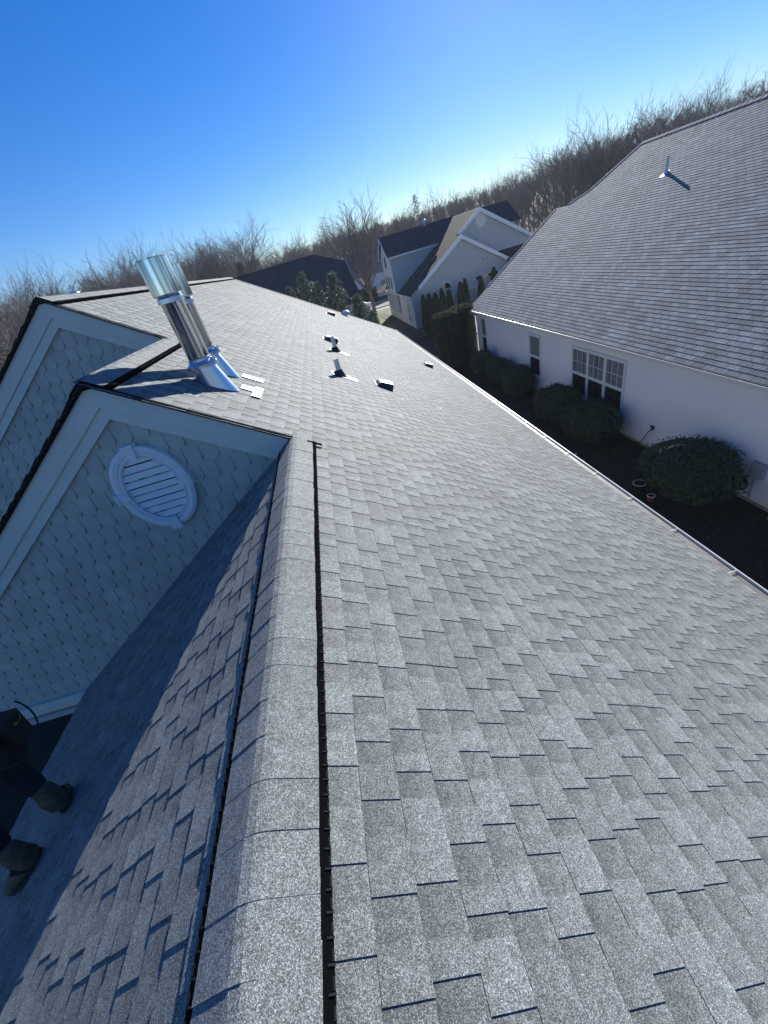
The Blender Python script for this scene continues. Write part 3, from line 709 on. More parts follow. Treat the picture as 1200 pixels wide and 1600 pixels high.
# ================================================================== foliage
def leaves(mb, pts, size, rng, tone=(.5, 1.7), flat=.6):
    for p, n in pts:
        a = n.orthogonal().normalized(); b = n.cross(a); ang = rng.uniform(0, 6.28)
        u = (a * math.cos(ang) + b * math.sin(ang)) ; v_ = (n * rng.uniform(.2, 1.0) + (b * math.cos(ang) - a * math.sin(ang)) * flat).normalized()
        s = size * rng.uniform(.6, 1.4); t = rng.uniform(*tone)
        mb.face([p - u * s * .35, p + u * s * .35, p + v_ * s * 1.1], t)
def shrub_mesh(rx, ry, rz, seed, n=9000, size=.05):
    rng = random.Random(seed); mb = MB(); pts = []
    bumps = [(Vector((rng.uniform(-1, 1), rng.uniform(-1, 1), rng.uniform(-.2, 1))).normalized(), rng.uniform(.04, .15), rng.uniform(3, 10)) for _ in range(18)]
    for _ in range(n):
        d = Vector((rng.gauss(0, 1), rng.gauss(0, 1), rng.gauss(0, 1) * .9 + .25)).normalized()
        if d.z < -.55: d.z = -d.z
        k = 1 + sum(h * math.exp(-(1 - d.dot(c)) * w_ * 3) for c, h, w_ in bumps) - .05
        sq = 1 / (abs(d.x) ** 2.6 + abs(d.y) ** 2.6 + abs(d.z) ** 2.6) ** (1 / 2.6)
        q = rng.uniform(.88, 1.01) if rng.random() > .09 else rng.uniform(1, 1.11)
        p = Vector((d.x * rx, d.y * ry, d.z * rz)) * k * q * sq
        pts.append((p + Vector((0, 0, rz * .92)), d))
    leaves(mb, pts, size, rng)
    core = [(d_ * 0) for d_ in ()]
    m, nn = 10, 16
    V = []
    for i in range(m + 1):
        th = math.pi * i / m
        for k in range(nn):
            a = 2 * math.pi * k / nn; V.append(Vector((rx * .86 * math.sin(th) * math.cos(a), ry * .86 * math.sin(th) * math.sin(a), rz * .86 * math.cos(th) + rz * .92)))
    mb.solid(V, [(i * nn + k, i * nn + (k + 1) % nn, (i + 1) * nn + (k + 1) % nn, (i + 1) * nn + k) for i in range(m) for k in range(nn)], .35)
    return mb
def place(mb, x, y, z):
    mb.v = [(a + x, b + y, c + z) for a, b, c in mb.v]; return mb
def shrub(x, y, rx, ry, rz, seed, lab):
    e = thing('shrub', (x, y, GZ), lab, 'shrub', 'clipped shrubs along the white wall')
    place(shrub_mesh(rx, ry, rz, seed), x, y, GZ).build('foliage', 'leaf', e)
    st = MB(); rng = random.Random(seed)
    for k in range(5): st.tube((x + rng.uniform(-.08, .08), y + rng.uniform(-.08, .08), GZ - .05), (x + rng.uniform(-.4, .4) * rx, y + rng.uniform(-.4, .4) * ry, GZ + rz), .03, .012, 6)
    st.build('stem', 'bark', e)
shrub(7.75, 7.55, .86, 1.02, .72, 1, 'biggest dark clipped shrub, nearest, left of the utility box on the white wall')
shrub(7.72, 11.55, .78, .92, .66, 2, 'dark clipped shrub under the right half of the triple window')
shrub(7.70, 13.65, .74, .92, .64, 3, 'dark clipped shrub under the left half of the triple window')
shrub(7.80, 17.3, .66, .80, .62, 4, 'rounded clipped shrub below the single window')
shrub(7.80, 19.5, .62, .82, .60, 5, 'rounded clipped shrub in the middle of the far group of three')
shrub(7.75, 21.7, .60, .80, .56, 6, 'farthest clipped shrub with a yellowish edge near the house corner')
rng = random.Random(77)
def column(x, y, r, h, seed, lab, group, topm=None, sq=2.0, point=True, n=5200, size=.075):
    rg = random.Random(seed); mb = MB(); tp = MB(); pts = []; tpts = []
    for _ in range(n):
        z = rg.uniform(.02, 1) ** (.85); a = rg.uniform(0, 6.283)
        prof = (1 - z) ** .55 * (0.78 + .22 * min(1, z * 6)) if point else (1.0 if z < .9 else math.sqrt(max(0, 1 - ((z - .9) / .1) ** 2)) * .45 + .55)
        se = 1 / (abs(math.cos(a)) ** sq + abs(math.sin(a)) ** sq) ** (1 / sq)
        lob = 1 + .07 * math.sin(a * 5 + seed + z * 7) + .05 * math.sin(a * 11 + z * 23)
        rr = r * prof * se * lob * rg.uniform(.86, 1.02)
        d = Vector((math.cos(a), math.sin(a), .5)).normalized()
        q = (Vector((x + rr * math.cos(a), y + rr * math.sin(a), GZ + z * h)), d)
        pts.append(q)
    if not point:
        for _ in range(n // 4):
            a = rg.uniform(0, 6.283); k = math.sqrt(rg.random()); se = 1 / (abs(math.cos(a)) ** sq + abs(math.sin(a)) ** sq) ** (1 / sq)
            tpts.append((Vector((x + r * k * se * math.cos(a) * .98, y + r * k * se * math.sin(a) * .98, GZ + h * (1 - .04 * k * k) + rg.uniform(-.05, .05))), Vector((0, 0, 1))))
    leaves(mb, pts, size, rg)
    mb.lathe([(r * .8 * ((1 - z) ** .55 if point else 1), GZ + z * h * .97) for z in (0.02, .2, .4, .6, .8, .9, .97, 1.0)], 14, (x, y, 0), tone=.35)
    e = thing('arborvitae', (x, y, GZ), lab, 'evergreen shrub', group)
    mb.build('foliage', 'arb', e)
    if tpts: leaves(tp, tpts, size, rg); tp.build('painted_sunlit_top', 'arbtop', e)
    st = MB(); st.tube((x, y, GZ - .05), (x, y, GZ + h * .5), .06, .03, 7); st.build('trunk', 'bark', e)
column(6.85, 24.6, .72, 3.15, 1, 'left one of the two big flat topped evergreens left of the white house', 'big clipped evergreens', sq=3.2, point=False, n=9000)
column(7.95, 25.0, .72, 3.2, 2, 'right one of the two big flat topped evergreens, touching the white house corner', 'big clipped evergreens', sq=3.2, point=False, n=9000)
for i, (x, y, h) in enumerate(((8.75, 37.6, 2.9), (9.35, 37.9, 2.85), (9.95, 38.0, 2.75), (10.6, 38.1, 2.95), (11.2, 38.0, 2.7), (12.3, 38.0, 3.0), (12.8, 38.2, 3.15), (14.2, 38.1, 3.0), (15.4, 38.0, 3.35), (16.8, 37.9, 3.7), (17.4, 38.1, 3.4), (18.2, 38.0, 3.3), (19.2, 38.2, 3.2), (8.6, 36.2, 2.7), (8.9, 34.8, 2.7), (9.1, 33.4, 2.6))):
    column(x, y, .42 + .05 * (i % 3), h, 40 + i, 'dark pointed evergreen in the tight hedge before the grey gabled house', 'pointed evergreens before the grey gabled house', n=2200, size=.11)

def pine_tree(x, y, h, r, seed, lab, group, m='pine', n=190, needle=.20, cl=26):
    rg = random.Random(seed); e = thing('pine_tree', (x, y, GZ), lab, 'evergreen tree', group)
    tr = MB(); tr.tube((x, y, GZ - .1), (x, y, GZ + h * .96), .11, .02, 8)
    cr = MB(); k = 0
    for i in range(n):
        z = .12 + .88 * (i / n); a = i * 2.399 + rg.uniform(-.4, .4)
        rr = r * (1 - z) ** .45 * rg.uniform(.45, 1.15) + .05
        tip = Vector((x + rr * math.cos(a), y + rr * math.sin(a), GZ + z * h + rr * .35))
        base = Vector((x, y, GZ + z * h))
        tr.tube(base, tip, .018, .008, 4, caps=False)
        for q in range(3):
            c = base.lerp(tip, (.55, .8, 1.0)[q])
            for _ in range(cl):
                d = Vector((rg.gauss(0, 1), rg.gauss(0, 1), rg.gauss(0, 1) + .7)).normalized()
                s = needle * rg.uniform(.6, 1.2); o2 = d.orthogonal().normalized() * .018
                cr.face([c - o2, c + o2, c + d * s], rg.uniform(.5, 2.0) * (1.5 if q == 2 else .9))  # branch tips brighter: sunlit tips put into the needle tone
    tr.build('trunk', 'bark', e); cr.build('crown', m, e)
for i, (x, y, h, r, lab) in enumerate(((-1.72, 30, 6.4, .85, 'leftmost low evergreen tip rising behind the roof hip'), (-.65, 29.6, 6.95, 1.15, 'tall bushy evergreen behind the roof hip, left of the pair'), (.15, 30.2, 6.2, .7, 'thin evergreen between the two tall bushy ones behind the roof hip'), (1.25, 30.2, 6.5, 1.2, 'full bushy evergreen right of the thin one behind the roof hip'), (2.5, 29.8, 4.85, .95, 'low evergreen behind the roof hip beside the lawn'), (3.3, 30.3, 3.6, .7, 'smallest evergreen at the roof hip, next to the lawn'))):
    pine_tree(x, y, h, r, 60 + i, lab, 'evergreens behind the roof hip')

# ---------------- bare trees
def bare_tree(seed, h, spread, nl=14, trunk_r=.16, detail=3, twig_r=.014, low=.25, up=.55, fork=None):
    rg = random.Random(seed); tr = MB(); cr = MB()
    def bend(d, k, upw): return (d + Vector((rg.gauss(0, k), rg.gauss(0, k), rg.gauss(0, k) + upw))).normalized()
    def branch(p, d, ln, r, lev):
        pts = [p]; rs_ = [r]; dd = d; n = 4 if lev < 2 else 3
        for i in range(n):
            dd = bend(dd, .11, .05 * up); p = p + dd * ln / n; pts.append(p); rs_.append(max(twig_r * .35, r * (1 - .8 * (i + 1) / n)))
        cr.path(pts, rs_, 4 if lev < 2 else 3, tone=rg.uniform(.8, 1.2) * (.8 if lev < 2 else 1.15))
        if lev >= detail: return
        m = (6, 5, 4, 3)[lev]
        for k in range(m):
            t = .25 + .75 * (k + rg.random() * .8) / m; t = min(t, .98); q = t * n; i = int(q); a = pts[i].lerp(pts[i + 1], q - i)
            sd = dd.orthogonal(); sd.rotate(__import__('mathutils').Quaternion(dd, rg.uniform(0, 6.28)))
            nd = (dd * 1.0 + sd.normalized() * rg.uniform(.5, 1.0) + Vector((0, 0, .12 * up))).normalized()
            branch(a, nd, ln * rg.uniform(.42, .62), max(twig_r, r * .45), lev + 1)
    # trunk
    pts = [Vector((0, 0, -.3))]; rs_ = [trunk_r * 1.25]; d = Vector((0, 0, 1)); nseg = 8; th = h * (.80 if not fork else fork)
    for i in range(nseg):
        d = bend(d, .045, .25); pts.append(pts[-1] + d * th / nseg); rs_.append(trunk_r * (1 - (.80 if not fork else .35) * (i + 1) / nseg))
    tr.path(pts, rs_, 8)
    for k in range(nl):
        t = (low + (.98 - low) * (k / (nl - 1))) if not fork else rg.uniform(.5, 1.0)
        q = min(t * nseg, nseg - .01); i = int(q); a = pts[i].lerp(pts[i + 1], q - i)
        az = k * 2.4 + rg.uniform(-.3, .3)
        out = Vector((math.cos(az), math.sin(az), 0))
        if fork: dd = (out * rg.uniform(.15, .85) + Vector((0, 0, 1))).normalized(); ln = h * (1 - fork * t) * rg.uniform(.65, .98)
        else: dd = (out + Vector((0, 0, up * (1 + 1.2 * t)))).normalized(); ln = spread * (1.15 - .6 * t) * rg.uniform(.7, 1.1)
        branch(a, dd, ln, max(twig_r * 1.5, trunk_r * (.42 if not fork else .5)), 0 if detail >= 3 else 1 if detail == 2 else 2)
    return tr, cr
def mk(name, mb, m):
    o = mb.build(name, m); return o
def tree_thing(variant, x, y, z, s, rot, lab, group, name='bare_tree'):
    e = bpy.data.objects.new(name, None); col.objects.link(e); e.location = (x, y, z); e.rotation_euler = (0, 0, rot); e.scale = (s, s, s * 1.0)
    tag(e, lab, 'tree', group)
    for pn, me in zip(('trunk', 'crown'), variant):
        c = bpy.data.objects.new(pn, me); col.objects.link(c); c.parent = e
    return e
def variant(seed, **kw):
    tr, cr = bare_tree(seed, **kw); a = tr.build('trunk', 'bark'); b = cr.build('crown', 'twig'); r = (a.data, b.data)
    bpy.data.objects.remove(a); bpy.data.objects.remove(b); return r
big = variant(5, h=10.2, spread=5, nl=15, trunk_r=.26, detail=3, twig_r=.016, up=.8, fork=.48)
tree_thing(big, 7.0, 60.2, GZ, 1.0, .8, 'big spreading bare tree by the street, beside the grey gabled house', None)
VA = [variant(100 + i, h=14, spread=4.2, nl=15, trunk_r=.20, detail=3, twig_r=.013, low=.22, up=.7) if i < 4 else variant(100 + i, h=14, spread=4.8, nl=12, trunk_r=.22, detail=3, twig_r=.014, up=.6, fork=.5) for i in range(6)]
rg = random.Random(9); count = 0
groups = (('bare trees beyond the gables on the left', 'bare leafless tree in the line behind the left gables and flues', -50, -9),
          ('bare trees beyond the dark roof', 'bare leafless tree in the line behind the dark hip roofed house', -9, 10),
          ('bare trees beyond the grey gabled house', 'bare leafless tree on the slope behind the grey gabled house', 10, 27),
          ('bare trees beyond the white house', 'bare leafless tree on the slope behind the roof of the white house', 27, 52))
for gname, lab, a0, a1 in groups:
    n = int((a1 - a0) * 2.1)
    for k in range(n):
        az = R(a0 + (a1 - a0) * (k + rg.random()) / n)
        left = a1 <= -9
        r_ = rg.uniform(74, 120) if left else rg.uniform(95, 165)
        if a0 == 27: r_ = rg.uniform(75, 130)
        x, y = r_ * math.sin(az), r_ * math.cos(az)
        if abs(x) < 22 and y < 100: y += 30
        z = hill(x, y)
        want = {-50: 5.2, -9: 2.9, 10: 2.7, 27: 4.0}[a0]
        d_ = math.hypot(x, y); top = d_ * math.tan(R(want * rg.uniform(.62, 1.12)))
        s = max(.45, min(1.35, (top - z) / 14.0))
        tree_thing(VA[rg.randrange(6)], x, y, z, s, rg.uniform(0, 6.28), lab, gname); count += 1
# brush close on the left, beyond the gables
VB = [variant(300 + i, h=7, spread=3.4, nl=18, trunk_r=.09, detail=3, twig_r=.014, low=.08, up=.6) for i in range(2)]
for k in range(16):
    az = R(-27 - 24 * (k + rg.random()) / 16); r_ = rg.uniform(34, 66); x, y = r_ * math.sin(az), r_ * math.cos(az)
    tree_thing(VB[k % 2], x, y, GZ, rg.uniform(.95, 1.5), rg.uniform(0, 6.28), 'bushy bare small tree in the thicket at the left edge of the photo', 'small bare trees in the left thicket')
# evergreens standing among the far trees
def conifer(x, y, h, r, seed, lab):
    pine_tree(x, y, h, r, seed, lab, None, m='leaf', n=90, needle=.55, cl=16)
def rel(az, r_): return r_ * math.sin(R(az)), r_ * math.cos(R(az))
for i, (az, r_, h, r0, lab) in enumerate(((-8.0, 70, 10.2, 1.6, 'dark evergreen left of the dark hip roofed house'), (-10.6, 72, 8.8, 1.3, 'small dark evergreen behind the far end of the roof ridge'), (-33.5, 40, 7.2, 2.0, 'green bushy conifer in the thicket left of the gables'), (14.0, 118, 13.5, 2.0, 'dark pine standing above the trees behind the flat ridge of the grey house'))):
    x, y = rel(az, r_); z0 = hill(x, y); conifer(x, y, h + (z0 - GZ), r0, 200 + i, lab)
# the far wood behind them reads as one mass
fw = MB(); tn_rng = random.Random(3)
trs = [bare_tree(500 + i, h=14, spread=4.0, nl=16, trunk_r=.16, detail=1 + 1, twig_r=.035, low=.15, up=.7) for i in range(4)]
def low_tree(seed):
    rq = random.Random(seed); out = []
    out.append(((0, 0, -1), (rq.uniform(-.4, .4), rq.uniform(-.4, .4), 11), .16, .05))
    for k in range(30):
        z = rq.uniform(2.5, 10.5); a = rq.uniform(0, 6.28); ln = rq.uniform(1.5, 4.5) * (1.2 - z / 14)
        p = Vector((0, 0, z)); q = p + Vector((math.cos(a) * ln * .7, math.sin(a) * ln * .7, ln * .85)); out.append((tuple(p), tuple(q), .06, .02))
        for j in range(5):
            t = rq.uniform(.3, 1); s0 = p.lerp(q, t); a2 = a + rq.uniform(-1.2, 1.2); l2 = ln * rq.uniform(.3, .55)
            s1 = s0 + Vector((math.cos(a2) * l2 * .6, math.sin(a2) * l2 * .6, l2)); out.append((tuple(s0), tuple(s1), .032, .012))
            for jj in range(3):
                s2 = s0.lerp(s1, rq.uniform(.4, 1)); a3 = rq.uniform(0, 6.28); out.append((tuple(s2), tuple(s2 + Vector((math.cos(a3) * .5, math.sin(a3) * .5, .9)) * rq.uniform(.5, 1.2)), .02, .008))
    return out
LT = [low_tree(i) for i in range(7)]
for k in range(620):
    az = tn_rng.uniform(-58, 60); r_ = tn_rng.uniform(120, 240) if az > 8 or az < -12 else tn_rng.uniform(150, 240)
    x, y = rel(az, r_); z = hill(x, y); want = 4.6 if az < -9 else (2.7 if az < 27 else 3.7)
    top = r_ * math.tan(R(want * tn_rng.uniform(.55, .98))); s = max(.5, min(1.25, (top - z) / 13.0)); ca, sa = math.cos(az * 7), math.sin(az * 7)
    tone = tn_rng.uniform(.7, 1.2)
    for a, b, r0, r1 in LT[k % 7]:
        fw.tube((x + (a[0] * ca - a[1] * sa) * s, y + (a[0] * sa + a[1] * ca) * s, z + a[2] * s), (x + (b[0] * ca - b[1] * sa) * s, y + (b[0] * sa + b[1] * ca) * s, z + b[2] * s), r0, r1, 3, caps=False, tone=tone)
o = fw.build('far_wood', 'twig'); o['kind'] = 'stuff'; o['label'] = 'brown leafless wood covering the slope in the distance'; o['category'] = 'woods'

# ================================================================== grey gabled house beyond
def plain_roof(fr, nrows, expo, u_of, seed, t=.012):
    return lam_shingles(fr, 0, nrows, expo, u_of, seed, tabs=False, t=t, tonevar=.12)
grey = thing('gabled_house', (13, 46, GZ), 'grey two gabled house with brown roof and white trim behind the evergreens', 'house')
BY1, BY2 = 40.0, 41.4; AX1, AZ1 = 13.45, -.75; BK = .66; AX2 = 15.8; AZ2 = AZ1 + BK * (AX2 - AX1); BE = 8.1
SLB = math.sqrt(1 + BK * BK); nB = Vector((-BK, 0, 1)) / SLB; zB = lambda x: AZ1 - BK * (AX1 - x)
def frB(u, v, h): x = BE + v / SLB; return Vector((x, u, zB(x))) + nB * h
nb = int((AX2 - BE) * SLB / .19)
plain_roof(frB, nb, (AX2 - BE) * SLB / nb, lambda v: ((BY1 - .3) if BE + v / SLB < AX1 else (BY2 - .3), 54.0), 5).build('roof_slope', 'shingle_brown', grey, label='brown roof slope with two skylights')
mb = MB(); mb.prism([(8.3, BY1, GZ - .1), (8.3, BY1, zB(8.3) - .05), (AX1, BY1, AZ1 - .05), (17.9, BY1, AZ1 - .65 * 4.45 - .05), (17.9, BY1, GZ - .1)], (0, BY2 - BY1 - .01, 0))
mb.prism([(8.3, BY2, GZ - .1), (8.3, BY2, zB(8.3) - .05), (AX2, BY2, AZ2 - .05), (20.7, BY2, AZ2 - .64 * 4.9 - .05), (20.7, BY2, GZ - .1)], (0, 12.4, 0))
mb.build('wall', 'greywall', grey)
mb = MB()
mb.box(8.27, 8.295, BY1 - .02, 54, GZ - .1, zB(8.3) - .12); mb.build('side_wall', 'beige', grey, label='beige side wall with narrow windows')
rb = MB()
def rake(ax, az, y, xr, xl, kr, kl, th=.30):
    rb.prism([(ax, y, az + .03), (ax, y, az - th), (xr, y, az - kr * (xr - ax) - th), (xr, y, az - kr * (xr - ax) + .03)], (0, .1, 0))
    rb.prism([(ax - .001, y, az + .03), (xl, y, az - kl * (ax - xl) + .03), (xl, y, az - kl * (ax - xl) - th), (ax - .001, y, az - th)], (0, .1, 0))
rake(AX1, AZ1, BY1 - .32, 18.1, 9.0, .65, BK); rb.build('rake_board', 'white', grey)
rb = MB(); rake(AX2, AZ2, BY2 - .32, 21.2, AX1 + .2, .64, BK); rb.build('rake_board', 'white', grey)
mb = MB()
mb.face([(AX1, BY1 - .3, AZ1), (18.1, BY1 - .3, AZ1 - .65 * 4.65), (18.1, BY2, AZ1 - .65 * 4.65), (AX1, BY2, AZ1)])
mb.face([(AX2, BY2 - .3, AZ2), (21.2, BY2 - .3, AZ2 - .64 * 5.4), (21.2, 54, AZ2 - .64 * 5.4), (AX2, 54, AZ2)])
mb.prism([(17.9, BY1 - .2, -3.75), (22.5, BY1 - .2, -3.75), (22.5, BY2, -2.9), (17.0, BY2, -2.9)], (0, 0, .05))
mb.build('roof_slope', 'shingle_dark', grey)
mb = MB(); mb.box(18, 22.3, BY1, BY2, GZ, -3.76); mb.build('wall', 'greywall', grey)
mb = MB(); mb.box(BE - .12, BE - .02, BY1 - .3, 54, zB(BE) - .12, zB(BE) + .0); mb.build('gutter', 'gutter', grey)
# cross wing, ridge along X
CY, CZ = 48.7, .80
mb = MB(); ks_ = .62
mb.prism([(8.0, 46.0, -6.0), (8.0, 46.0, CZ - ks_ * 2.7), (8.0, CY, CZ - .03), (8.0, 51.4, CZ - ks_ * 2.7), (8.0, 51.4, -6.0)], (13.2, 0, 0))
mb.build('upper_wall', 'greywall', grey)
mb = MB(); mb.prism([(7.97, 46.0, -4.2), (7.97, 46.0, CZ - ks_ * 2.7), (7.97, CY, CZ - .03), (7.97, 51.4, CZ - ks_ * 2.7), (7.97, 51.4, -4.2)], (.028, 0, 0)); mb.build('gable_front', 'trim', grey)
mb = MB()
mb.prism([(7.75, 45.75, CZ - ks_ * 2.95), (21.7, 45.75, CZ - ks_ * 2.95), (21.7, CY, CZ), (7.75, CY, CZ)], (0, 0, .06))
mb.prism([(7.75, 51.65, CZ - ks_ * 2.95), (7.75, CY + .001, CZ), (21.7, CY + .001, CZ), (21.7, 51.65, CZ - ks_ * 2.95)], (0, 0, .06))
mb.build('roof_slope', 'shingle_dark', grey, label='dark shaded roof slope of the cross wing')
mb = MB(); mb.box(7.9, 13.6, 45.68, 45.75, CZ - ks_ * 2.95 - .12, CZ - ks_ * 2.95 + .03); mb.obox((7.70, 45.75, CZ - ks_ * 2.95 - .2), (0, 2.95, ks_ * 2.95), (.05, 0, 0), (0, 0, .22)); mb.obox((7.70, CY, CZ - .2), (0, 2.95, -ks_ * 2.95), (.05, 0, 0), (0, 0, .22)); mb.build('eave_trim', 'white', grey)
mb = MB(); mb.lathe([(.001, .34), (.16, .30), (.26, .16), (.22, 0), (.12, -.1), (.12, -.25)], 16, (12.7, 48.5, CZ + .18)); mb.build('roof_vent', 'alu', grey, smooth=True)
# skylights
for y0, x0 in ((43.6, 9.5), (41.9, 9.9)):
    s = MB(); dx = Vector((1, 0, BK)) / SLB
    s.obox(Vector((x0, y0, zB(x0))) + nB * .02, dx * 2.2, (0, .55, 0), nB * .10); o = s.build('skylight', 'rib_plastic', grey)
    g_ = MB(); g_.obox(Vector((x0, y0 + .06, zB(x0))) + nB * .121 + dx * .06, dx * 2.08, (0, .43, 0), nB * .008); g_.build('pane', 'glass', o)
def flat_window(parent, pts, off, m='glass', frame=.08, name='window'):
    # pts: polygon; off: outward vector; frame proud of glass
    c = sum((Vector(p) for p in pts), Vector()) / len(pts)
    big_ = [c + (Vector(p) - c) * (1 + frame / max(.1, (Vector(p) - c).length)) for p in pts]
    f = MB(); f.prism(big_, Vector(off) * .05); o = f.build(name, 'white', parent)
    g_ = MB(); g_.prism([Vector(p) + Vector(off) * .052 for p in pts], Vector(off) * .01); g_.build('pane', m, o)
    return o
fy = BY1 - .001
arch = [(11.6 + .48 * math.cos(math.pi * k / 12), fy, -4.48 + .48 * math.sin(math.pi * k / 12)) for k in range(13)]
flat_window(grey, arch, (0, -1, 0))
flat_window(grey, [(14.45, fy, -4.50), (16.6, fy, -4.50), (16.6, fy, -4.25), (14.45, fy, -4.25)], (0, -1, 0), frame=.10)
flat_window(grey, [(15.9, fy, -6.3), (17.3, fy, -6.3), (17.3, fy, -5.0), (15.9, fy, -5.0)], (0, -1, 0), frame=.10)
mb = MB(); mb.prism([(AX2 + .1 + .5 * math.sin(2 * math.pi * k / 24), BY2 - .05, -.08 + .62 * math.cos(2 * math.pi * k / 24)) for k in range(24)], (0, .05, 0)); mb.build('gable_vent', 'trim', grey)
for x, z in ((13.45, -1.42), (15.5, -2.95)):
    mb = MB()
    for s in (-.12, .12): mb.tube((x + s, fy - .02, z), (x + s * 1.5, fy - .22, z - .08), .05, .075, 8)
    mb.box(x - .1, x + .1, fy - .04, fy - .001, z - .05, z + .05); mb.build('flood_light', 'trim', grey)
mb = MB(); mb.box(9.4, 14.3, 39.3, 39.4, -4.98, -4.86)
for x in (9.4, 10.9, 11.9, 13.0, 14.25): mb.box(x, x + .1, 39.3, 39.4, GZ, -4.98)
mb.box(9.4, 14.3, 39.3, 39.38, -5.9, -5.82); mb.build('porch_frame', 'white', grey)
for (y0, y1, z0, z1) in ((41.9, 42.4, -5.9, -5.1), (42.0, 42.45, -6.6, -6.05), (46.0, 46.6, -6.3, -5.1), (46.9, 47.5, -6.3, -5.1), (48.3, 49.0, -6.3, -5.0), (49.4, 50.1, -6.3, -5.0), (51.2, 51.9, -6.3, -5.0)):
    flat_window(grey, [(8.269, y0, z0), (8.269, y1, z0), (8.269, y1, z1), (8.269, y0, z1)], (-1, 0, 0), frame=.05)
for (y0, y1, z0, z1) in ((46.9, 47.5, -3.9, -2.7), (48.2, 49.0, -1.9, -.9), (48.3, 48.9, -3.9, -2.7), (49.7, 50.3, -3.9, -2.7)):
    flat_window(grey, [(7.969, y0, z0), (7.969, y1, z0), (7.969, y1, z1), (7.969, y0, z1)], (-1, 0, 0), frame=.05)
mb = MB(); mb.prism([(7.0, 50.5, -4.35), (8.26, 50.5, -3.7), (8.26, 54.2, -3.7), (7.0, 54.2, -4.35)], (0, 0, .08)); mb.build('porch_roof', 'shingle_brown', grey)

# ================================================================== dark hip roofed house
dark = thing('hip_roof_house', (-3, 52, GZ), 'dark brown hip roofed house low behind the roof and evergreens', 'house')
def P_(x, y, z): return (x, y, z)
kd = .66; ry, rz = 50.0, 1.15
def zD(y): return rz - kd * (ry - y)
mb = MB()
mb.face([(-12.5, ry, rz), (.75, ry, rz), (3.75, 48.0, zD(48.0)), (4.05, 43.6, zD(43.6)), (4.05, 42.6, zD(42.6)), (-12.5, 42.6, zD(42.6))])
mb.face([(.75, ry, rz), (-12.5, ry, rz), (-12.5, 57.4, -3.7), (4.05, 57.4, -3.7), (4.05, 56.5, -3.2), (3.75, 52.0, -.2)])
mb.face([(.75, ry, rz), (3.75, 52.0, -.2), (3.75, 48.0, zD(48.0))])
mb.build('roof', 'shingle_dark', dark)
mb = MB(); mb.box(-12.2, 3.8, 43.2, 56.8, GZ - .1, -3.75); mb.prism([(3.8, 43.3, -3.75), (3.8, 48.0, -.3), (3.8, 52.0, -.3), (3.8, 56.7, -3.75)], (-.2, 0, 0)); mb.build('wall', 'white', dark)
mb = MB(); mb.obox((4.0, 42.6, zD(42.6) - .22), (-.25, 5.4, kd * 5.4), (.06, 0, 0), (0, 0, .2)); mb.build('rake_board', 'white', dark)
mb = MB(); mb.tube((-1.6, 46.0, zD(46.0) - .1), (-1.6, 46.0, zD(46.0) + .5), .06, .06, 8); mb.build('vent_pipe', 'rib_plastic', dark)
# pale houses across the street
def far_house(x0, x1, y0, y1, zt, zr_, lab, m='white'):
    h_ = thing('house', ((x0 + x1) / 2, (y0 + y1) / 2, GZ), lab, 'house')
    a = MB(); a.box(x0, x1, y0, y1, GZ - .1, zt); a.prism([(x0, y0, zt), (x0, (y0 + y1) / 2, zr_ - .05), (x0, y1, zt)], (x1 - x0, 0, 0)); a.build('wall', m, h_)
    b = MB(); ym = (y0 + y1) / 2
    b.prism([(x0 - .4, y0 - .5, zt - .25), (x1 + .4, y0 - .5, zt - .25), (x1 + .4, ym, zr_), (x0 - .4, ym, zr_)], (0, 0, .12))
    b.prism([(x0 - .4, y1 + .5, zt - .25), (x0 - .4, ym + .001, zr_), (x1 + .4, ym + .001, zr_), (x1 + .4, y1 + .5, zt - .25)], (0, 0, .12)); b.build('roof', 'shingle_far', h_)
    for x in (x0 + 1.2, (x0 + x1) / 2 + .3, x1 - 2.2):
        flat_window(h_, [(x, y0 - .001, GZ + 1.0), (x + 1.0, y0 - .001, GZ + 1.0), (x + 1.0, y0 - .001, GZ + 2.4), (x, y0 - .001, GZ + 2.4)], (0, -1, 0), frame=.08)
far_house(7.0, 15.5, 80, 90, -3.2, .6, 'pale house across the street seen through the big bare tree')
far_house(17.5, 28, 82, 92, -3.2, .8, 'pale house across the street hidden behind the grey gabled house')
far_house(-8, 4.0, 80, 90, -3.4, -.2, 'pale house across the street beyond the dark hip roofed house')
# hedge by the street
mb = MB(); rgh = random.Random(12); pts = []
for _ in range(5000): pts.append((Vector((rgh.uniform(5.0, 9.5), rgh.uniform(72.4, 73.8), GZ + rgh.uniform(.05, 2.3) * (1 - .25 * abs(math.sin(_))))), Vector((0, -.6, .8)).normalized()))
leaves(mb, pts, .28, rgh); mb.box(5.2, 9.3, 72.6, 73.6, GZ - .1, GZ + 1.7, .4); tag(mb.build('hedge', 'leaf'), 'dark hedge across the street behind the big bare tree', 'hedge')
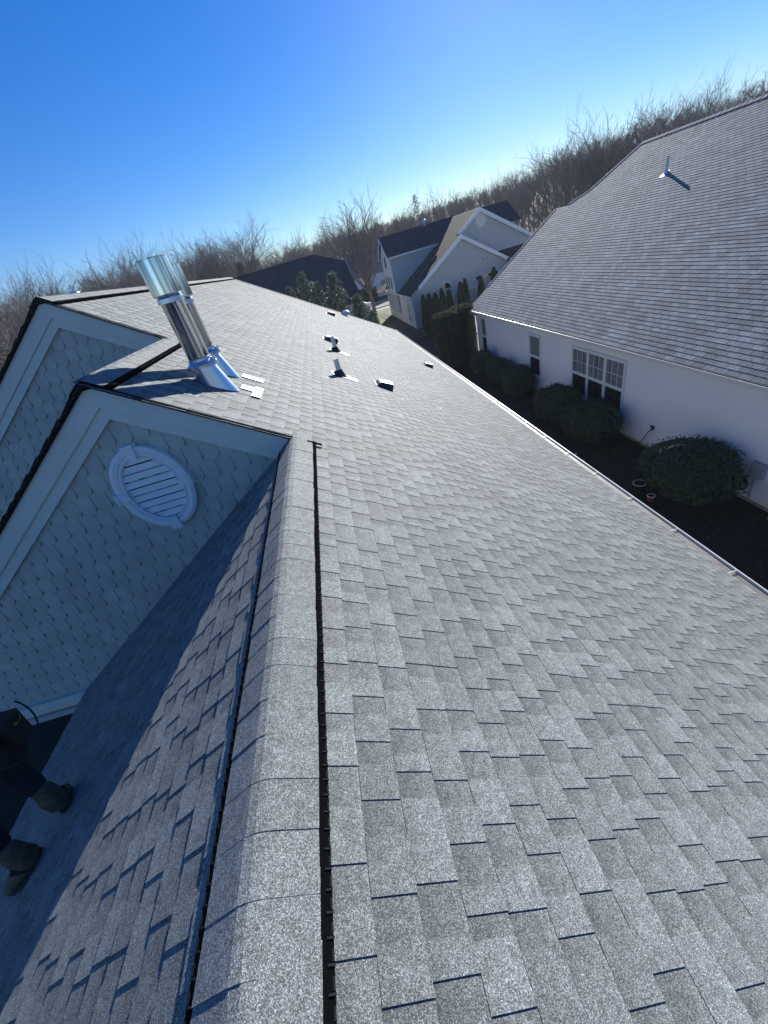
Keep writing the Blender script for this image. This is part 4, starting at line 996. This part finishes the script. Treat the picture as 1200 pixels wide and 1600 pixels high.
# parked car on the street
car = thing('parked_car', (5.2, 65.2, GZ), 'pale car parked on the street left of the big bare tree', 'car')
b = MB(); cxx, cyy, g0 = 5.2, 65.2, GZ
prof = [(-2.2, .35), (-2.25, .7), (-2.1, .85), (-1.2, .95), (-.6, 1.38), (.7, 1.42), (1.5, 1.0), (2.15, .92), (2.25, .6), (2.2, .35)]
b.prism([(cxx + p, cyy - .85, g0 + q) for p, q in prof], (0, 1.7, 0)); body = b.build('body', 'carwhite', car)
b = MB(); b.prism([(cxx + p, cyy - .857, g0 + q) for p, q in ((-1.05, .98), (-.55, 1.33), (.65, 1.36), (1.3, 1.0))], (0, 1.714, 0)); b.build('side_window', 'glass', car)
for wx in (-1.4, 1.4):
    for wy in (-.86, .70):
        b = MB(); b.tube((cxx + wx, cyy + wy, g0 + .33), (cxx + wx, cyy + wy + .18, g0 + .33), .33, .33, 18); wo = b.build('wheel', 'hose', car)
        b = MB(); b.tube((cxx + wx, cyy + wy - .006, g0 + .33), (cxx + wx, cyy + wy + .186, g0 + .33), .18, .18, 12); b.build('rim', 'ugrey', wo)

# ================================================================== person on the left slope
def skin(name, verts, edges, radii, m, parent, sub=2, root=0):
    me = bpy.data.meshes.new(name); o0 = ORG.get(parent.name, Vector((0, 0, 0))) if parent else Vector((0, 0, 0))
    me.from_pydata([Vector(v) - o0 for v in verts], edges, []); me.update()
    o = bpy.data.objects.new(name, me); col.objects.link(o)
    md = o.modifiers.new('skin', 'SKIN'); md.use_smooth_shade = True
    if not me.skin_vertices:
        bpy.context.view_layer.objects.active = o; bpy.ops.mesh.customdata_skin_add()
    for i, r in enumerate(radii):
        sv = me.skin_vertices[0].data[i]; rr = r if isinstance(r, (tuple, list)) else (r, r); sv.radius = rr; sv.use_root = (i == root)
    ss = o.modifiers.new('sub', 'SUBSURF'); ss.levels = sub; ss.render_levels = sub
    me.materials.append(M[m]); 
    if parent: o.parent = parent; ORG[o.name] = o0
    return o
fA = Vector((-2.78, 1.60, zS(-2.78) + .02)); fB = Vector((-2.93, 1.33, zS(-2.93) + .02))
person = thing('person', (-2.85, 1.47, zS(-2.85)), 'person in grey shirt, dark trousers, tool belt and brown boots standing on the shaded slope', 'person')
ankA = fA + Vector((.0, .0, .10)); ankB = fB + Vector((.0, .0, .10))
kneeA = fA + Vector((-.10, .06, .44)); kneeB = fB + Vector((-.12, .08, .44))
hipA = fA + Vector((.08, .12, .80)); hipB = fB + Vector((.14, .22, .86))
pel = (hipA + hipB) * .5 + Vector((-.02, 0, .06))
sp1 = pel + Vector((-.08, .12, .18)); sp2 = pel + Vector((-.20, .28, .34)); neck = pel + Vector((-.30, .38, .44)); head = neck + Vector((-.10, .05, .17))
ls = sp2 + Vector((-.02, .19, .06)); rs2 = sp2 + Vector((-.06, -.19, .06))
le = ls + Vector((-.12, .10, -.27)); re = rs2 + Vector((-.12, -.08, -.27)); lw = le + Vector((-.20, -.04, -.12)); rw = re + Vector((-.20, .06, -.12))
verts = [pel, sp1, sp2, neck, head, head + Vector((-.03, .01, .08)), ls, le, lw, rs2, re, rw, hipA, kneeA, ankA, hipB, kneeB, ankB]
edges = [(0, 1), (1, 2), (2, 3), (3, 4), (4, 5), (2, 6), (6, 7), (7, 8), (2, 9), (9, 10), (10, 11), (0, 12), (12, 13), (13, 14), (0, 15), (15, 16), (16, 17)]
radii = [(.15, .11), (.13, .10), (.15, .11), .055, .088, .08, .055, .042, .03, .055, .042, .03, .085, .058, .038, .085, .058, .038]
for wv, sg in ((lw, 1), (rw, -1)):          # palm and five fingers on each hand
    fw_ = Vector((-.85, 0, -.5)).normalized(); side = Vector((0, sg, 0)); i0 = len(verts)
    palm = wv + fw_ * .06; verts.append(palm); edges.append((8 if sg > 0 else 11, i0)); radii.append((.034, .018))
    for q in range(4):
        b0 = palm + fw_ * .035 + side * (.024 - .016 * q); ln = (.065, .075, .07, .055)[q]
        m1 = b0 + fw_ * ln * .5 + Vector((0, 0, -.006)); m2 = m1 + (fw_ + Vector((.2, 0, -.6))).normalized() * ln * .5
        j = len(verts); verts += [b0, m1, m2]; radii += [.009, .0085, .007]; edges += [(i0, j), (j, j + 1), (j + 1, j + 2)]
    t0 = palm + side * -.03; j = len(verts); verts += [t0, t0 + (fw_ + side * -.6).normalized() * .035, t0 + (fw_ + side * -.3).normalized() * .06]; radii += [.011, .010, .008]; edges += [(i0, j), (j, j + 1), (j + 1, j + 2)]
skin('body', verts, edges, radii, 'skin', person)
fd = Vector((-.85, .45, -.05)).normalized(); sdv = fd.cross(Vector((0, 0, 1))).normalized(); hc = head + Vector((-.01, 0, .04))
mb = MB(); mb.tube(hc + fd * .085 + Vector((0, 0, .01)), hc + fd * .115 + Vector((0, 0, -.02)), .008, .016, 8); mb.build('nose', 'skin', person)
for s_ in (-1, 1):
    mb = MB(); mb.lathe([(.001, .011), (.008, .008), (.011, 0), (.008, -.008), (.001, -.011)], 10, hc + fd * .082 + sdv * .032 * s_ + Vector((0, 0, .015))); mb.build('eye', 'white', person)
    mb = MB(); mb.tube(hc + sdv * .082 * s_ + Vector((0, 0, -.015)), hc + sdv * .096 * s_ + Vector((0, 0, .0)), .022, .026, 10); mb.build('ear', 'skin', person)
mb = MB(); mb.obox(hc + fd * .083 - sdv * .025 + Vector((0, 0, -.05)), sdv * .05, fd * .006, (0, 0, .008)); mb.build('mouth', 'red', person)
skin('hair', [hc + Vector((.0, 0, .05)), hc - fd * .05 + Vector((0, 0, .03)), hc - fd * .06 + Vector((0, 0, -.03))], [(0, 1), (1, 2)], [.085, .075, .055], 'hair', person)
skin('trousers', [pel + Vector((0, 0, .05)), hipA, kneeA, fA + Vector((-.01, 0, .24)), hipB, kneeB, fB + Vector((-.01, 0, .24)), pel + Vector((-.03, .02, .13))],
     [(0, 1), (1, 2), (2, 3), (0, 4), (4, 5), (5, 6), (0, 7)], [(.17, .14), .105, .082, .070, .105, .082, .070, (.16, .13)], 'denim', person)
skin('shirt', [pel + Vector((-.03, .02, .12)), sp1, sp2, neck - Vector((-.02, .01, .04)), ls, ls.lerp(le, .75), rs2, rs2.lerp(re, .75)],
     [(0, 1), (1, 2), (2, 3), (2, 4), (4, 5), (2, 6), (6, 7)], [(.165, .14), (.165, .14), (.17, .14), .075, .075, .065, .075, .065], 'shirt', person)
for nm, f0, td in (('boot', fA, Vector((-.55, .80, 0))), ('boot', fB, Vector((-.75, -.62, 0)))):
    td = td.normalized(); td = Vector((td.x, td.y, K * td.x)).normalized(); sv = td.cross(nS).normalized()
    g0 = f0 + nS * .005
    b = skin(nm, [g0 + Vector((0, 0, .30)), g0 + Vector((0, 0, .20)), g0 + Vector((0, 0, .09)) - td * .02, g0 + nS * .055 - td * .055, g0 + nS * .055 + td * .07, g0 + nS * .045 + td * .155, g0 + nS * .038 + td * .20],
             [(0, 1), (1, 2), (2, 3), (2, 4), (4, 5), (5, 6)], [.064, .066, .070, (.060, .056), (.058, .054), (.058, .046), (.046, .036)], 'boot', person)
    s_ = MB(); out = []
    for k in range(20):
        a = 2 * math.pi * k / 20; lx = .150 * math.cos(a); wy = (.050 if lx > 0 else .042) * math.sin(a)
        out.append(g0 + td * (lx + .055) + sv * wy)
    s_.prism(out, nS * .028); s_.build('sole', 'sole', b)
    lc = MB()
    for k in range(5): p = g0 + Vector((0, 0, .25 - .035 * k)) + td * (.060 + .004 * k); lc.tube(p - sv * .03, p + sv * .03, .004, .004, 5)
    lc.build('lace', 'leather', b)
belt = MB(); n = 26; bc = pel + Vector((-.02, .0, .06))
for k in range(n):
    a0, a1 = 2 * math.pi * k / n, 2 * math.pi * (k + 1) / n
    p = lambda a, r: bc + Vector((r[0] * math.cos(a), r[1] * math.sin(a), 0))
    A, B = p(a0, (.175, .185)), p(a1, (.175, .185)); belt.hexa([A, B, B * 1 + (bc - B) * .06, A + (bc - A) * .06], [q + Vector((0, 0, .05)) for q in (A, B, B + (bc - B) * .06, A + (bc - A) * .06)])
belt = belt.build('tool_belt', 'leather', person)
for (dx, dy, m_) in ((.14, -.13, 'leather'), (.17, .05, 'leather'), (.04, -.18, 'leather')):
    b = MB(); c = bc + Vector((dx, dy, -.17)); b.hexa([c + Vector((-.05, -.05, 0)), c + Vector((.05, -.05, 0)), c + Vector((.05, .05, 0)), c + Vector((-.05, .05, 0))], [c + Vector((-.07, -.07, .19)), c + Vector((.07, -.07, .19)), c + Vector((.07, .07, .19)), c + Vector((-.07, .07, .19))]); b.build('pouch', m_, belt)
mb = MB(); c = bc + Vector((.20, .07, -.02)); mb.box(c.x - .035, c.x + .035, c.y - .03, c.y + .03, c.z - .03, c.z + .03)
tp_ = tag(mb.build('tape_measure', 'yellow'), 'yellow tape measure clipped on the tool belt of the person', 'tape measure')
mb = MB(); mb.tube(c + Vector((.036, 0, 0)), c + Vector((.041, 0, 0)), .022, .022, 16); mb.build('tape_hub', 'hose', tp_)
mb = MB(); mb.path([bc + Vector((.16 + .12 * math.sin(math.pi * k / 20), .20 * math.cos(math.pi * k / 20 * 1.1), -.20 * math.sin(math.pi * k / 20))) for k in range(21)], .0055, 6)
tag(mb.build('air_hose', 'leather'), 'thin brown hose looped from the tool belt of the person', 'hose')

# ================================================================== air
mb = MB(); mb.box(-300, 300, -60, 300, GZ - 1.0 - .5, 34)
hz = mb.build('haze', 'white'); hm = bpy.data.materials.new('haze'); hm.use_nodes = True; hn = hm.node_tree; 
for q in list(hn.nodes):
    if q.type == 'BSDF_PRINCIPLED': hn.nodes.remove(q)
pv = hn.nodes.new('ShaderNodeVolumePrincipled'); pv.inputs['Color'].default_value = (.86, .91, 1, 1); pv.inputs['Density'].default_value = .0006; pv.inputs['Anisotropy'].default_value = .0
hn.links.new(pv.outputs[0], [q for q in hn.nodes if q.type == 'OUTPUT_MATERIAL'][0].inputs['Volume'])
hz.data.materials.clear(); hz.data.materials.append(hm); hz['kind'] = 'stuff'
